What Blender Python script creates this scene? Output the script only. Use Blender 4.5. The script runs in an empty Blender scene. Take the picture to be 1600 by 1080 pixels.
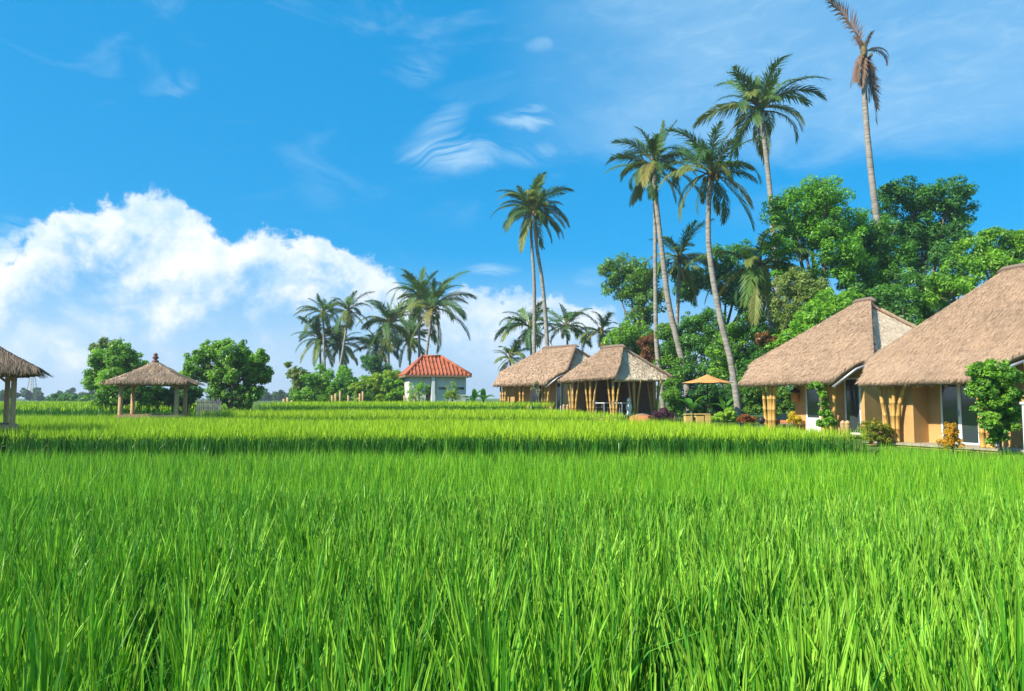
import bpy, math, random
import numpy as np
from mathutils import Vector, Matrix, noise as mnoise

# ------------------------------------------------------------------ camera, sky, sun, exposure
scn = bpy.context.scene
C = scn.collection
F = 1164.0                      # focal length in photo pixels (photo 1600 x 1080)
PITCH = math.radians(4.03)
EYE = 2.2

cam_d = bpy.data.cameras.new('camera')
cam = bpy.data.objects.new('camera', cam_d)
C.objects.link(cam)
cam.location = (0, 0, EYE)
cam.rotation_euler = (math.pi / 2 + PITCH, 0, 0)
cam_d.sensor_width = 36
cam_d.lens = F / 1600 * 36
cam_d.clip_start = 0.05
cam_d.clip_end = 6000
scn.camera = cam

SUN_AZ = Vector((-0.86, -0.51, 0)).normalized()
SUN_EL = math.radians(41)
SUN = Vector((SUN_AZ.x * math.cos(SUN_EL), SUN_AZ.y * math.cos(SUN_EL), math.sin(SUN_EL)))
sun_d = bpy.data.lights.new('sun', 'SUN')
sun_d.energy = 5.0
sun_d.angle = math.radians(0.5)
sun_d.color = (1.0, 0.93, 0.80)
sun = bpy.data.objects.new('sun', sun_d)
sun.rotation_euler = SUN.to_track_quat('Z', 'Y').to_euler()
C.objects.link(sun)

scn.view_settings.view_transform = 'Standard'
scn.view_settings.look = 'None'
scn.view_settings.gamma = 1
scn.view_settings.use_curve_mapping = False
scn.view_settings.exposure = 0.86


def ray(px, py):
    a = (px - 800) / F
    b = (540 - py) / F
    return Vector((a, math.cos(PITCH) - b * math.sin(PITCH), math.sin(PITCH) + b * math.cos(PITCH)))


def at(px, py, Y):
    r = ray(px, py)
    return Vector((0, 0, EYE)) + r * (Y / r.y)


def azel(px, py):
    r = ray(px, py).normalized()
    return math.atan2(r.x, r.y), math.asin(r.z)


def build_world():
    w = bpy.data.worlds.new('World')
    scn.world = w
    w.use_nodes = True
    nt = w.node_tree
    nt.nodes.clear()
    N, L = nt.nodes.new, nt.links.new

    def math_(op, a, b=None, c=None, clamp=False):
        n = N('ShaderNodeMath'); n.operation = op; n.use_clamp = clamp
        for i, v in enumerate((a, b, c)):
            if v is None:
                continue
            if isinstance(v, (int, float)):
                n.inputs[i].default_value = v
            else:
                L(v, n.inputs[i])
        return n.outputs[0]

    def sstep(v, lo, hi):
        n = N('ShaderNodeMapRange'); n.interpolation_type = 'SMOOTHSTEP'
        L(v, n.inputs[0]); n.inputs[1].default_value = lo; n.inputs[2].default_value = hi
        return n.outputs[0]

    def mixc(f, a, b, mode='MIX'):
        n = N('ShaderNodeMix'); n.data_type = 'RGBA'; n.blend_type = mode
        for s, v in ((n.inputs[0], f), (n.inputs[6], a), (n.inputs[7], b)):
            if isinstance(v, (int, float)):
                s.default_value = v
            elif isinstance(v, tuple):
                s.default_value = (*v, 1)
            else:
                L(v, s)
        return n.outputs[2]

    def noise(vec, scale, detail=6, rough=0.55, dist=0.0):
        n = N('ShaderNodeTexNoise'); L(vec, n.inputs['Vector'])
        n.inputs['Scale'].default_value = scale; n.inputs['Detail'].default_value = detail
        n.inputs['Roughness'].default_value = rough; n.inputs['Distortion'].default_value = dist
        return n.outputs[0]

    tc = N('ShaderNodeTexCoord')
    sep = N('ShaderNodeSeparateXYZ'); L(tc.outputs['Generated'], sep.inputs[0])
    az = math_('ARCTAN2', sep.outputs[0], sep.outputs[1])
    el = math_('ARCSINE', sep.outputs[2])
    comb = N('ShaderNodeCombineXYZ'); L(az, comb.inputs[0]); L(el, comb.inputs[1])
    P = comb.outputs[0]

    sky = N('ShaderNodeTexSky'); sky.sky_type = 'NISHITA'
    sky.sun_disc = False
    sky.sun_elevation = SUN_EL
    sky.sun_rotation = math.atan2(SUN.x, SUN.y)
    sky.air_density = 1.0; sky.dust_density = 0.6; sky.ozone_density = 2.0
    base = mixc(0.62, mixc(1.0, sky.outputs[0], (0.10, 0.98, 1.50), 'MULTIPLY'), (0.06, 3.15, 6.7))

    # cumulus bank along the horizon: its skyline as a curve of azimuth, broken up by noise
    pts = [(-900, 430), (-500, 330), (-200, 420), (0, 378), (40, 370), (78, 330), (115, 312), (180, 318), (240, 302),
           (290, 306), (330, 338), (345, 372), (400, 366), (480, 374), (560, 394), (615, 420), (650, 462),
           (690, 462), (720, 445), (760, 452), (820, 462), (890, 462), (940, 462), (975, 500), (1100, 570),
           (1600, 590), (2400, 540)]
    fc = N('ShaderNodeFloatCurve')
    R = 1.25
    x01 = math_('MULTIPLY_ADD', az, 0.5 / R, 0.5, clamp=True)
    L(x01, fc.inputs['Value'])
    cur = fc.mapping.curves[0]
    q = [((azel(a, b)[0] / R) * 0.5 + 0.5, azel(a, b)[1] * 2.0) for a, b in pts]
    cur.points[0].location = q[0]; cur.points[1].location = q[-1]
    for p in q[1:-1]:
        cur.points.new(*p)
    for p in cur.points:
        p.handle_type = 'VECTOR'
    fc.mapping.update()
    top = math_('MULTIPLY', fc.outputs[0], 0.5)
    n1 = noise(P, 9.0, 8, 0.62, 0.25)
    n2 = noise(P, 26.0, 7, 0.6, 0.2)
    bump = math_('ADD', math_('MULTIPLY', math_('SUBTRACT', n1, 0.5), 0.10), math_('MULTIPLY', math_('SUBTRACT', n2, 0.5), 0.085))
    depth = math_('SUBTRACT', math_('ADD', top, bump), el)
    dens = sstep(depth, -0.003, 0.015)
    # broken lower region with bluish gaps
    low = noise(P, 6.5, 7, 0.6, 0.5)
    gaps = math_('MULTIPLY', sstep(low, 0.37, 0.57), sstep(depth, 0.03, 0.10))
    dens = math_('MULTIPLY', dens, math_('SUBTRACT', 1.0, math_('MULTIPLY', gaps, 0.92)))
    # right of the tall bank the clouds are thinner
    thin = sstep(az, azel(640, 400)[0], azel(720, 400)[0])
    dens = math_('MULTIPLY', dens, math_('SUBTRACT', 1.0, math_('MULTIPLY', thin, 0.18)))
    # billow shading: noise sampled again a little toward the sun
    mp = N('ShaderNodeMapping'); mp.inputs['Location'].default_value = (0.018, -0.018, 0); L(P, mp.inputs[0])
    n3 = noise(mp.outputs[0], 9.0, 8, 0.62, 0.25)
    n4 = noise(mp.outputs[0], 26.0, 7, 0.6, 0.2)
    rel = math_('ADD', math_('MULTIPLY', math_('SUBTRACT', n3, n1), 3.6), math_('MULTIPLY', math_('SUBTRACT', n4, n2), 1.3))
    hz = sstep(el, 0.12, 0.0)
    sh = math_('SUBTRACT', math_('ADD', 0.56, rel), math_('MULTIPLY', hz, 0.35), clamp=True)
    ccol = mixc(sh, (4.4, 6.4, 8.4), (8.7, 8.9, 9.1))
    base_h = mixc(sstep(el, 0.20, 0.0), base, (4.6, 6.3, 8.2))
    dens = math_('MULTIPLY', dens, math_('SUBTRACT', 1.0, math_('MULTIPLY', sstep(el, 0.05, -0.01), 0.6)))
    out = mixc(dens, base_h, ccol)

    # high cirrus: a thin veil on the right and a few wisps
    mp2 = N('ShaderNodeMapping'); mp2.inputs['Scale'].default_value = (1.0, 2.6, 1); mp2.inputs['Rotation'].default_value = (0, 0, 0.12)
    L(P, mp2.inputs[0])
    c1 = noise(mp2.outputs[0], 5.0, 8, 0.58, 0.8)
    c2 = noise(mp2.outputs[0], 16.0, 7, 0.62, 0.9)
    a0, e0 = azel(860, 120); a1 = azel(1080, 120)[0]
    eb = azel(1450, 258)[1]
    # lower edge of the veil follows a gentle slope
    edge = math_('ADD', el, math_('MULTIPLY', math_('SUBTRACT', az, azel(1450, 250)[0]), 0.08))
    edge = math_('ADD', edge, math_('MULTIPLY', math_('SUBTRACT', c1, 0.5), 0.08))
    veil = math_('MULTIPLY', sstep(edge, eb - 0.012, eb + 0.05), sstep(az, a0 - 0.12, a1))
    veil = math_('MULTIPLY', veil, math_('MULTIPLY_ADD', c1, 0.75, 0.10))
    veil_hi = math_('MULTIPLY', sstep(c2, 0.42, 0.72), 0.30)
    veil = math_('MULTIPLY', veil, math_('MULTIPLY', math_('ADD', 0.80, veil_hi), 0.85))
    vt = math_('MULTIPLY', sstep(c1, 0.52, 0.72), math_('MULTIPLY', sstep(el, 0.18, 0.34), 0.18))
    tot = math_('MAXIMUM', veil, vt)

    mp3 = N('ShaderNodeMapping'); mp3.inputs['Rotation'].default_value = (0, 0, -0.28); mp3.inputs['Scale'].default_value = (0.55, 2.4, 1)
    wv = N('ShaderNodeTexNoise'); L(P, wv.inputs[0]); wv.inputs['Scale'].default_value = 7.0; wv.inputs['Detail'].default_value = 2
    wa = N('ShaderNodeVectorMath'); wa.operation = 'MULTIPLY_ADD'; L(wv.outputs[1], wa.inputs[0]); wa.inputs[1].default_value = (.14, .14, 0); L(P, wa.inputs[2])
    L(wa.outputs[0], mp3.inputs[0])
    c3 = noise(mp3.outputs[0], 13.0, 8, 0.62, 0.6)

    def wisp(px, py, wx, wy, amt, rot=0.0, lo=0.36, hi=0.66):
        ca, ce = azel(px, py)
        da = math_('SUBTRACT', az, ca); de = math_('SUBTRACT', el, ce)
        u = math_('ADD', math_('MULTIPLY', da, math.cos(rot)), math_('MULTIPLY', de, math.sin(rot)))
        v = math_('SUBTRACT', math_('MULTIPLY', de, math.cos(rot)), math_('MULTIPLY', da, math.sin(rot)))
        u = math_('DIVIDE', u, wx / F); v = math_('DIVIDE', v, wy / F)
        r = math_('SQRT', math_('ADD', math_('MULTIPLY', u, u), math_('MULTIPLY', v, v)))
        r = math_('ADD', r, math_('MULTIPLY', math_('SUBTRACT', c3, 0.5), 1.7))
        m = sstep(r, 1.5, 0.1)
        t = math_('SUBTRACT', c3, math_('MULTIPLY', math_('SUBTRACT', 1.0, m), 0.36))
        return math_('MULTIPLY', sstep(t, lo, hi), amt)

    for args in ((712, 242, 135, 56, 0.95, 0.05), (835, 182, 120, 40, 0.85, 0.15), (690, 190, 90, 36, 0.4, 0.5),
                 (860, 240, 200, 34, 0.4), (265, 132, 75, 36, 0.45, 0.4), (850, 68, 70, 26, 0.4, 0.1),
                 (655, 110, 80, 46, 0.28, 0.3), (770, 422, 70, 20, 0.7, 0.0), (645, 398, 52, 16, 0.6, 0.0),
                 (30, 356, 60, 24, 0.7, -0.1), (920, 432, 50, 28, 0.4, 0.0)):
        tot = math_('MAXIMUM', tot, wisp(*args))
    out = mixc(math_('MINIMUM', tot, 1.0), out, (4.6, 6.7, 8.4))

    bg = N('ShaderNodeBackground'); L(out, bg.inputs[0]); bg.inputs[1].default_value = 0.071
    o = N('ShaderNodeOutputWorld'); L(bg.outputs[0], o.inputs[0])


build_world()

# ------------------------------------------------------------------ helpers
rng = np.random.default_rng(7)
random.seed(7)


class MB:
    """collects faces and builds one mesh"""
    def __init__(s):
        s.v, s.f, s.c, s.uv = [], [], [], []
        s.col = (1, 1, 1)

    def add(s, verts, faces, col=None, uvs=None):
        b = len(s.v)
        s.v += [tuple(v) for v in verts]
        s.f += [tuple(i + b for i in f) for f in faces]
        s.c += [col or s.col] * len(verts)
        s.uv += uvs or [(0, 0)] * len(verts)

    def box(s, x0, x1, y0, y1, z0, z1, col=None):
        s.add([(x0, y0, z0), (x1, y0, z0), (x1, y1, z0), (x0, y1, z0), (x0, y0, z1), (x1, y0, z1), (x1, y1, z1), (x0, y1, z1)],
              [(3, 2, 1, 0), (4, 5, 6, 7), (0, 1, 5, 4), (1, 2, 6, 5), (2, 3, 7, 6), (3, 0, 4, 7)], col)

    def tube(s, path, radii, n=8, col=None, caps=True):
        path = [Vector(p) for p in path]
        if not hasattr(radii, '__len__'):
            radii = [radii] * len(path)
        vs, fs = [], []
        ref = Vector((0.31, 0.95, 0.1))
        for i, p in enumerate(path):
            d = (path[min(i + 1, len(path) - 1)] - path[max(i - 1, 0)]).normalized()
            a = d.cross(ref)
            if a.length < 1e-3:
                a = d.cross(Vector((1, 0, 0)))
            a.normalize()
            b = d.cross(a)
            for k in range(n):
                t = 2 * math.pi * k / n
                vs.append(p + (a * math.cos(t) + b * math.sin(t)) * radii[i])
        for i in range(len(path) - 1):
            for k in range(n):
                k2 = (k + 1) % n
                fs.append((i * n + k, i * n + k2, (i + 1) * n + k2, (i + 1) * n + k))
        if caps:
            fs.append(tuple(range(n - 1, -1, -1)))
            fs.append(tuple(range((len(path) - 1) * n, len(path) * n)))
        s.add(vs, fs, col)

    def lathe(s, prof, n=12, c=(0, 0, 0), col=None):
        vs, fs = [], []
        for r, z in prof:
            for k in range(n):
                t = 2 * math.pi * k / n
                vs.append((c[0] + r * math.cos(t), c[1] + r * math.sin(t), c[2] + z))
        for i in range(len(prof) - 1):
            for k in range(n):
                k2 = (k + 1) % n
                fs.append((i * n + k, i * n + k2, (i + 1) * n + k2, (i + 1) * n + k))
        fs.append(tuple(range(n - 1, -1, -1)))
        fs.append(tuple(range((len(prof) - 1) * n, len(prof) * n)))
        s.add(vs, fs, col)

    def mesh(s, name, mat, smooth=False):
        me = bpy.data.meshes.new(name)
        me.from_pydata(s.v, [], s.f)
        me.materials.append(mat)
        a = me.color_attributes.new('col', 'FLOAT_COLOR', 'POINT')
        cc = np.ones((len(s.v), 4), np.float32); cc[:, :3] = np.array(s.c, np.float32)
        a.data.foreach_set('color', cc.ravel())
        uvl = me.uv_layers.new(name='UVMap')
        idx = np.empty(len(me.loops), np.int32); me.loops.foreach_get('vertex_index', idx)
        uvl.data.foreach_set('uv', np.array(s.uv, np.float32)[idx].ravel())
        if smooth:
            me.polygons.foreach_set('use_smooth', [True] * len(me.polygons))
        me.update()
        return me

    def build(s, name, mat, parent=None, smooth=False, world=False):
        if world and parent is not None:
            l = parent.location
            s.v = [(x - l.x, y - l.y, z - l.z) for x, y, z in s.v]
        return link(name, s.mesh(name, mat, smooth), parent)


def link(name, me, parent=None):
    o = bpy.data.objects.new(name, me)
    C.objects.link(o)
    if parent is not None:
        o.parent = parent
    return o


def np_mesh(name, V, Fc, mat, col=None, smooth=False):
    """V (n,3), Fc (m,k) - a large mesh of equal polygons"""
    me = bpy.data.meshes.new(name)
    V = np.ascontiguousarray(V, np.float32); Fc = np.ascontiguousarray(Fc, np.int32)
    m, k = Fc.shape
    me.vertices.add(len(V)); me.vertices.foreach_set('co', V.ravel())
    me.loops.add(m * k); me.loops.foreach_set('vertex_index', Fc.ravel())
    me.polygons.add(m); me.polygons.foreach_set('loop_start', np.arange(m, dtype=np.int32) * k)
    if smooth:
        me.polygons.foreach_set('use_smooth', np.ones(m, bool))
    me.materials.append(mat)
    me.update(calc_edges=True)
    if col is not None:
        a = me.color_attributes.new('col', 'FLOAT_COLOR', 'POINT')
        cc = np.ones((len(V), 4), np.float32); cc[:, :3] = col
        a.data.foreach_set('color', cc.ravel())
    return me


def tag(o, label, cat, group=None, kind=None):
    o['label'] = label
    o['category'] = cat
    if group:
        o['group'] = group
    if kind:
        o['kind'] = kind
    return o


def thing(name, label, cat, loc=(0, 0, 0), rz=0.0, group=None):
    o = bpy.data.objects.new(name, None)
    o.empty_display_size = 0.3
    C.objects.link(o)
    o.location = loc
    o.rotation_euler = (0, 0, rz)
    return tag(o, label, cat, group)


def copy_tree(o, parent=None):
    c = o.copy(); C.objects.link(c)
    c.parent = parent
    for ch in o.children:
        copy_tree(ch, c)
    return c


# ------------------------------------------------------------------ materials
def mat_new(name):
    m = bpy.data.materials.new(name)
    m.use_nodes = True
    nt = m.node_tree
    return m, nt, nt.nodes['Principled BSDF'], nt.nodes['Material Output']


def plain(name, col, rough=0.8, spec=0.25, var=0.25, scale=6.0, bump=0.0, bscale=40.0, attr=False, metal=0.0, stretch=(1, 1, 1), detail=6):
    m, nt, b, o = mat_new(name)
    N, L = nt.nodes.new, nt.links.new
    tc = N('ShaderNodeTexCoord')
    mp = N('ShaderNodeMapping'); L(tc.outputs['Object'], mp.inputs[0]); mp.inputs['Scale'].default_value = stretch
    n = N('ShaderNodeTexNoise'); L(mp.outputs[0], n.inputs[0]); n.inputs['Scale'].default_value = scale; n.inputs['Detail'].default_value = detail
    r = N('ShaderNodeMapRange'); L(n.outputs[0], r.inputs[0]); r.inputs[1].default_value = 0.25; r.inputs[2].default_value = 0.75
    r.inputs[3].default_value = 1 - var; r.inputs[4].default_value = 1 + var
    mx = N('ShaderNodeMix'); mx.data_type = 'RGBA'; mx.blend_type = 'MULTIPLY'; mx.inputs[0].default_value = 1
    if attr:
        a = N('ShaderNodeAttribute'); a.attribute_name = 'col'; L(a.outputs[0], mx.inputs[6])
    else:
        mx.inputs[6].default_value = (*col, 1)
    L(r.outputs[0], mx.inputs[7])
    L(mx.outputs[2], b.inputs['Base Color'])
    b.inputs['Roughness'].default_value = rough
    b.inputs['Specular IOR Level'].default_value = spec
    b.inputs['Metallic'].default_value = metal
    if bump:
        n2 = N('ShaderNodeTexNoise'); L(mp.outputs[0], n2.inputs[0]); n2.inputs['Scale'].default_value = bscale; n2.inputs['Detail'].default_value = 5
        bp = N('ShaderNodeBump'); bp.inputs['Strength'].default_value = bump; bp.inputs['Distance'].default_value = 0.03
        L(n2.outputs[0], bp.inputs['Height']); L(bp.outputs[0], b.inputs['Normal'])
    return m


def leafy(name, trans=0.4, rough=0.45, spec=0.35, tint=(1.25, 1.35, 0.55)):
    """leaf: base colour from the 'col' attribute, part of the light goes through"""
    m, nt, b, o = mat_new(name)
    N, L = nt.nodes.new, nt.links.new
    a = N('ShaderNodeAttribute'); a.attribute_name = 'col'
    L(a.outputs[0], b.inputs['Base Color'])
    b.inputs['Roughness'].default_value = rough
    b.inputs['Specular IOR Level'].default_value = spec
    mx = N('ShaderNodeMix'); mx.data_type = 'RGBA'; mx.blend_type = 'MULTIPLY'; mx.inputs[0].default_value = 1
    L(a.outputs[0], mx.inputs[6]); mx.inputs[7].default_value = (*tint, 1)
    t = N('ShaderNodeBsdfTranslucent'); L(mx.outputs[2], t.inputs[0])
    ms = N('ShaderNodeMixShader'); ms.inputs[0].default_value = trans
    L(b.outputs[0], ms.inputs[1]); L(t.outputs[0], ms.inputs[2]); L(ms.outputs[0], o.inputs[0])
    return m


def thatch_mat(name):
    m, nt, b, o = mat_new(name)
    N, L = nt.nodes.new, nt.links.new
    a = N('ShaderNodeAttribute'); a.attribute_name = 'col'
    uv = N('ShaderNodeUVMap')
    mp = N('ShaderNodeMapping'); mp.inputs['Scale'].default_value = (34, 3.2, 1); L(uv.outputs[0], mp.inputs[0])
    n = N('ShaderNodeTexNoise'); L(mp.outputs[0], n.inputs[0]); n.inputs['Scale'].default_value = 1.0; n.inputs['Detail'].default_value = 7; n.inputs['Roughness'].default_value = 0.7
    n2 = N('ShaderNodeTexNoise'); L(uv.outputs[0], n2.inputs[0]); n2.inputs['Scale'].default_value = 1.1; n2.inputs['Detail'].default_value = 5
    r = N('ShaderNodeMapRange'); L(n.outputs[0], r.inputs[0]); r.inputs[1].default_value = .3; r.inputs[2].default_value = .7; r.inputs[3].default_value = .62; r.inputs[4].default_value = 1.3
    r2 = N('ShaderNodeMapRange'); L(n2.outputs[0], r2.inputs[0]); r2.inputs[1].default_value = .3; r2.inputs[2].default_value = .7; r2.inputs[3].default_value = .84; r2.inputs[4].default_value = 1.1
    ml = N('ShaderNodeMath'); ml.operation = 'MULTIPLY'; L(r.outputs[0], ml.inputs[0]); L(r2.outputs[0], ml.inputs[1])
    mx = N('ShaderNodeMix'); mx.data_type = 'RGBA'; mx.blend_type = 'MULTIPLY'; mx.inputs[0].default_value = 1
    L(a.outputs[0], mx.inputs[6]); L(ml.outputs[0], mx.inputs[7]); L(mx.outputs[2], b.inputs['Base Color'])
    b.inputs['Roughness'].default_value = .9; b.inputs['Specular IOR Level'].default_value = .1
    bp = N('ShaderNodeBump'); bp.inputs['Strength'].default_value = .8; bp.inputs['Distance'].default_value = .04
    L(n.outputs[0], bp.inputs['Height']); L(bp.outputs[0], b.inputs['Normal'])
    return m


M = {}
M['rice'] = leafy('rice_leaf', 0.20, 0.45, 0.30, (1.15, 1.3, 0.5))
M['leaf'] = leafy('broad_leaf', 0.42, 0.42, 0.35)
M['frond'] = leafy('palm_leaf', 0.25, 0.5, 0.25, (1.3, 1.25, 0.6))
M['thatch'] = thatch_mat('thatch')
M['straw'] = leafy('straw', 0.12, 0.7, 0.15, (1, 1, 1))
M['bamboo'] = plain('bamboo', (.52, .31, .085), .45, .4, .28, 5, .1, 30, stretch=(3, 3, .6))
M['wood'] = plain('weathered_wood', (.22, .15, .09), .8, .2, .3, 6, .2, 40, stretch=(4, 4, .8))
M['darkwood'] = plain('dark_wood', (.06, .04, .028), .7, .2, .3, 6)
M['palewood'] = plain('pale_wood', (.46, .30, .15), .7, .2, .25, 6, .15, 40, stretch=(4, 4, .8))
M['plaster'] = plain('ochre_plaster', (.50, .30, .115), .9, .1, .24, 1.1, .12, 30)
M['paleplaster'] = plain('beige_plaster', (.47, .36, .22), .9, .1, .14, 3, .12, 30)
M['greywall'] = plain('grey_render', (.55, .58, .53), .9, .1, .28, 1.2, .12, 30)
M['white'] = plain('white_paint', (.74, .74, .72), .5, .3, .06, 4)
M['stone'] = plain('stone_slab', (.34, .29, .22), .85, .2, .25, 5, .2, 30)
M['curb'] = plain('yellow_stone', (.55, .37, .12), .85, .2, .2, 4, .15, 30)
M['terracotta'] = plain('terracotta', (.46, .17, .07), .8, .2, .2, 5, .1, 30)
M['tile'] = plain('red_roof_tile', (.37, .105, .048), .65, .3, .42, 2.2, .1, 30)
M['canvas'] = plain('orange_canvas', (.52, .26, .09), .85, .1, .1, 3)
M['metal'] = plain('grey_metal', (.35, .36, .38), .45, .4, .15, 5, metal=.6)
M['black'] = plain('black_paint', (.02, .02, .022), .5, .3, .2, 5)
M['palmbark'] = plain('palm_bark', (.27, .245, .21), .9, .1, .5, 2.2, .5, 9, stretch=(.7, .7, 4.5))
M['bark'] = plain('tree_bark', (.17, .13, .09), .9, .1, .3, 5, .3, 20, stretch=(2, 2, .7))
M['soil'] = plain('field_mud', (.055, .060, .025), .9, .2, .35, .8, .2, 12)
M['turf'] = plain('turf', (.075, .13, .022), .95, .1, .4, .6, .4, 25)
M['lamp'] = plain('lantern_weave', (.55, .22, .07), .8, .2, .25, 20)
M['cushion'] = plain('cushion_cloth', (.45, .16, .07), .9, .1, .15, 6)
M['finial'] = plain('finial_clay', (.17, .075, .05), .8, .2, .3, 6)
M['fence'] = plain('fence_grey', (.15, .15, .17), .8, .2, .2, 6)
M['husk'] = plain('coconut_husk', (.15, .11, .04), .7, .25, .3, 5)


def glass_mat():
    m, nt, b, o = mat_new('door_glass')
    b.inputs['Base Color'].default_value = (.035, .05, .055, 1)
    b.inputs['Roughness'].default_value = .06
    b.inputs['Specular IOR Level'].default_value = .9
    return m


M['glass'] = glass_mat()

# ------------------------------------------------------------------ ground and terraces
Z2, Z3, Z4, ZG = 0.50, 0.72, 1.12, 0.74


def prism(name, poly, z0, z1, mat):
    n = len(poly)
    b = MB()
    b.add([(x, y, z0) for x, y in poly] + [(x, y, z1) for x, y in poly],
          [tuple(range(n, 2 * n))] + [(i, (i + 1) % n, n + (i + 1) % n, n + i) for i in range(n)])
    o = b.build(name, mat)
    o['kind'] = 'structure'
    return o


prism('ground', [(-1500, -200), (1500, -200), (1500, 1500), (-1500, 1500)], -0.6, 0.0, M['soil'])
T2F = [(-60, 21.2), (-25, 20.6)] + [(-20 + 1.5 * k, 20.3 - .02 * k + .16 * math.sin(k * 1.3) + .12 * math.sin(k * 2.9 + 1)) for k in range(19)] + [(9.8, 20.3)]
GARD = [(9.8, 20.3), (9.55, 21.6), (9.0, 23.3), (7.9, 26.0), (6.6, 28.6), (5.4, 31.3), (5.0, 33.0), (4.2, 36), (3.4, 42), (2.9, 45.2)]
prism('rice_terrace', T2F + GARD[1:6] + [(2, 33.0), (-8, 33.6), (-13, 36.2), (-16.4, 39.2), (-60, 39.6)], -0.3, Z2, M['soil'])
T3F = [(-16.6, 38.6), (-13, 35.5), (-8, 32.9), (2, 32.2), (5.4, 31.3)]
prism('rice_terrace', T3F + GARD[6:] + [(-16, 45.0), (-17, 39.0)], -0.3, Z3, M['soil'])
T4L = [(-60, 39.4), (-17.6, 39.0), (-16, 45.2)]
prism('far_field', [(-1495, 39.4), (-60, 39.4), (-17.6, 39.0), (-16.4, 45.2), (-1, 45.0), (2.9, 45.2), (2.4, 49), (-2.2, 54), (-2.2, 1495), (-1495, 1495)], -0.3, Z4, M['turf'])
prism('garden_ground', GARD + [(2.4, 49), (-2.15, 54), (-2.15, 1490), (1490, 1490), (1490, 8.0), (17.5, 8.0), (13.6, 17.2), (11.2, 22.4)], -0.3, ZG, M['turf'])


# ------------------------------------------------------------------ rice
def blades(base, length, phi, th0, kap, width, col, seg, roll=None, tipcol=None):
    n = len(base)
    S = np.linspace(0, 1, seg + 1)
    Sm = (S[1:] + S[:-1]) / 2
    tilt = th0[:, None] + kap[:, None] * Sm[None] ** 2
    r = np.concatenate([np.zeros((n, 1)), np.cumsum(np.sin(tilt), 1)], 1) * (length / seg)[:, None]
    z = np.concatenate([np.zeros((n, 1)), np.cumsum(np.cos(tilt), 1)], 1) * (length / seg)[:, None]
    cx = base[:, 0:1] + r * np.cos(phi)[:, None]
    cy = base[:, 1:2] + r * np.sin(phi)[:, None]
    cz = base[:, 2:3] + z
    ph2 = phi + (roll if roll is not None else 0)
    prof = np.clip(1.05 - S ** 2.2, 0.06, 1.0) * (0.55 + 0.45 * np.minimum(S * 3, 1))
    w = width[:, None] * prof[None] * 0.5
    sx = -np.sin(ph2)[:, None] * w
    sy = np.cos(ph2)[:, None] * w
    V = np.empty((n, seg + 1, 2, 3), np.float32)
    V[:, :, 0, 0] = cx - sx; V[:, :, 0, 1] = cy - sy; V[:, :, 0, 2] = cz
    V[:, :, 1, 0] = cx + sx; V[:, :, 1, 1] = cy + sy; V[:, :, 1, 2] = cz
    k = (seg + 1) * 2
    q = np.array([[2 * i, 2 * i + 1, 2 * i + 3, 2 * i + 2] for i in range(seg)])
    Fc = (np.arange(n) * k)[:, None, None] + q[None]
    cc = np.repeat(col[:, None, :], seg + 1, 1)
    if tipcol is not None:
        t = (S ** 3)[None, :, None]
        cc = cc * (1 - t) + tipcol[:, None, :] * t
    cc = np.repeat(cc[:, :, None, :], 2, 2)
    return V.reshape(-1, 3), Fc.reshape(-1, 4), cc.reshape(-1, 3)


def ear_strip(base, ln, phi, th0, kap, s0, K, w, col, roll):
    """the grain bearing top of a stem: a tapering strip with a toothed outline"""
    m = len(base)
    n = 24
    Sm = (np.arange(n) + .5) / n
    tl = th0[:, None] + kap[:, None] * Sm[None] ** 2
    R = np.concatenate([np.zeros((m, 1)), np.cumsum(np.sin(tl), 1)], 1) / n * ln[:, None]
    Z = np.concatenate([np.zeros((m, 1)), np.cumsum(np.cos(tl), 1)], 1) / n * ln[:, None]
    s = np.linspace(s0, 1.0, K + 1); si = s * n; i0 = np.minimum(si.astype(int), n - 1); f = si - i0
    r = R[:, i0] * (1 - f) + R[:, i0 + 1] * f
    z = Z[:, i0] * (1 - f) + Z[:, i0 + 1] * f
    u = np.linspace(0, 1, K + 1)
    prof = np.clip(np.sin(np.pi * (.12 + .86 * u)), .08, 1) ** .7
    tooth = 1 + .42 * np.where(np.arange(K + 1) % 2, 1, -1)[None] * rng.uniform(.4, 1.2, (m, K + 1))
    hw = w[:, None] * .5 * prof[None] * tooth
    V = np.empty((m, K + 1, 2, 3), np.float32)
    cx = base[:, 0:1] + r * np.cos(phi)[:, None]; cy = base[:, 1:2] + r * np.sin(phi)[:, None]; cz = base[:, 2:3] + z
    sx = np.cos(roll)[:, None] * hw; sy = np.sin(roll)[:, None] * hw
    V[:, :, 0, 0] = cx - sx; V[:, :, 0, 1] = cy - sy; V[:, :, 0, 2] = cz - hw * .5
    V[:, :, 1, 0] = cx + sx; V[:, :, 1, 1] = cy + sy; V[:, :, 1, 2] = cz + hw * .5
    k = (K + 1) * 2
    q = np.array([[2 * i, 2 * i + 1, 2 * i + 3, 2 * i + 2] for i in range(K)])
    Fc = (np.arange(m) * k)[:, None, None] + q[None]
    cc = col[:, None, None, :] * rng.normal(1, .22, (m, K + 1, 2, 1)).clip(.6, 1.5)
    return V.reshape(-1, 3), Fc.reshape(-1, 4), cc.reshape(-1, 3)


def join(parts):
    Vs, Fs, Cs, off = [], [], [], 0
    for V, Fc, c in parts:
        Vs.append(V); Fs.append(Fc + off); Cs.append(c); off += len(V)
    return np.concatenate(Vs), np.concatenate(Fs), np.concatenate(Cs)


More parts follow.
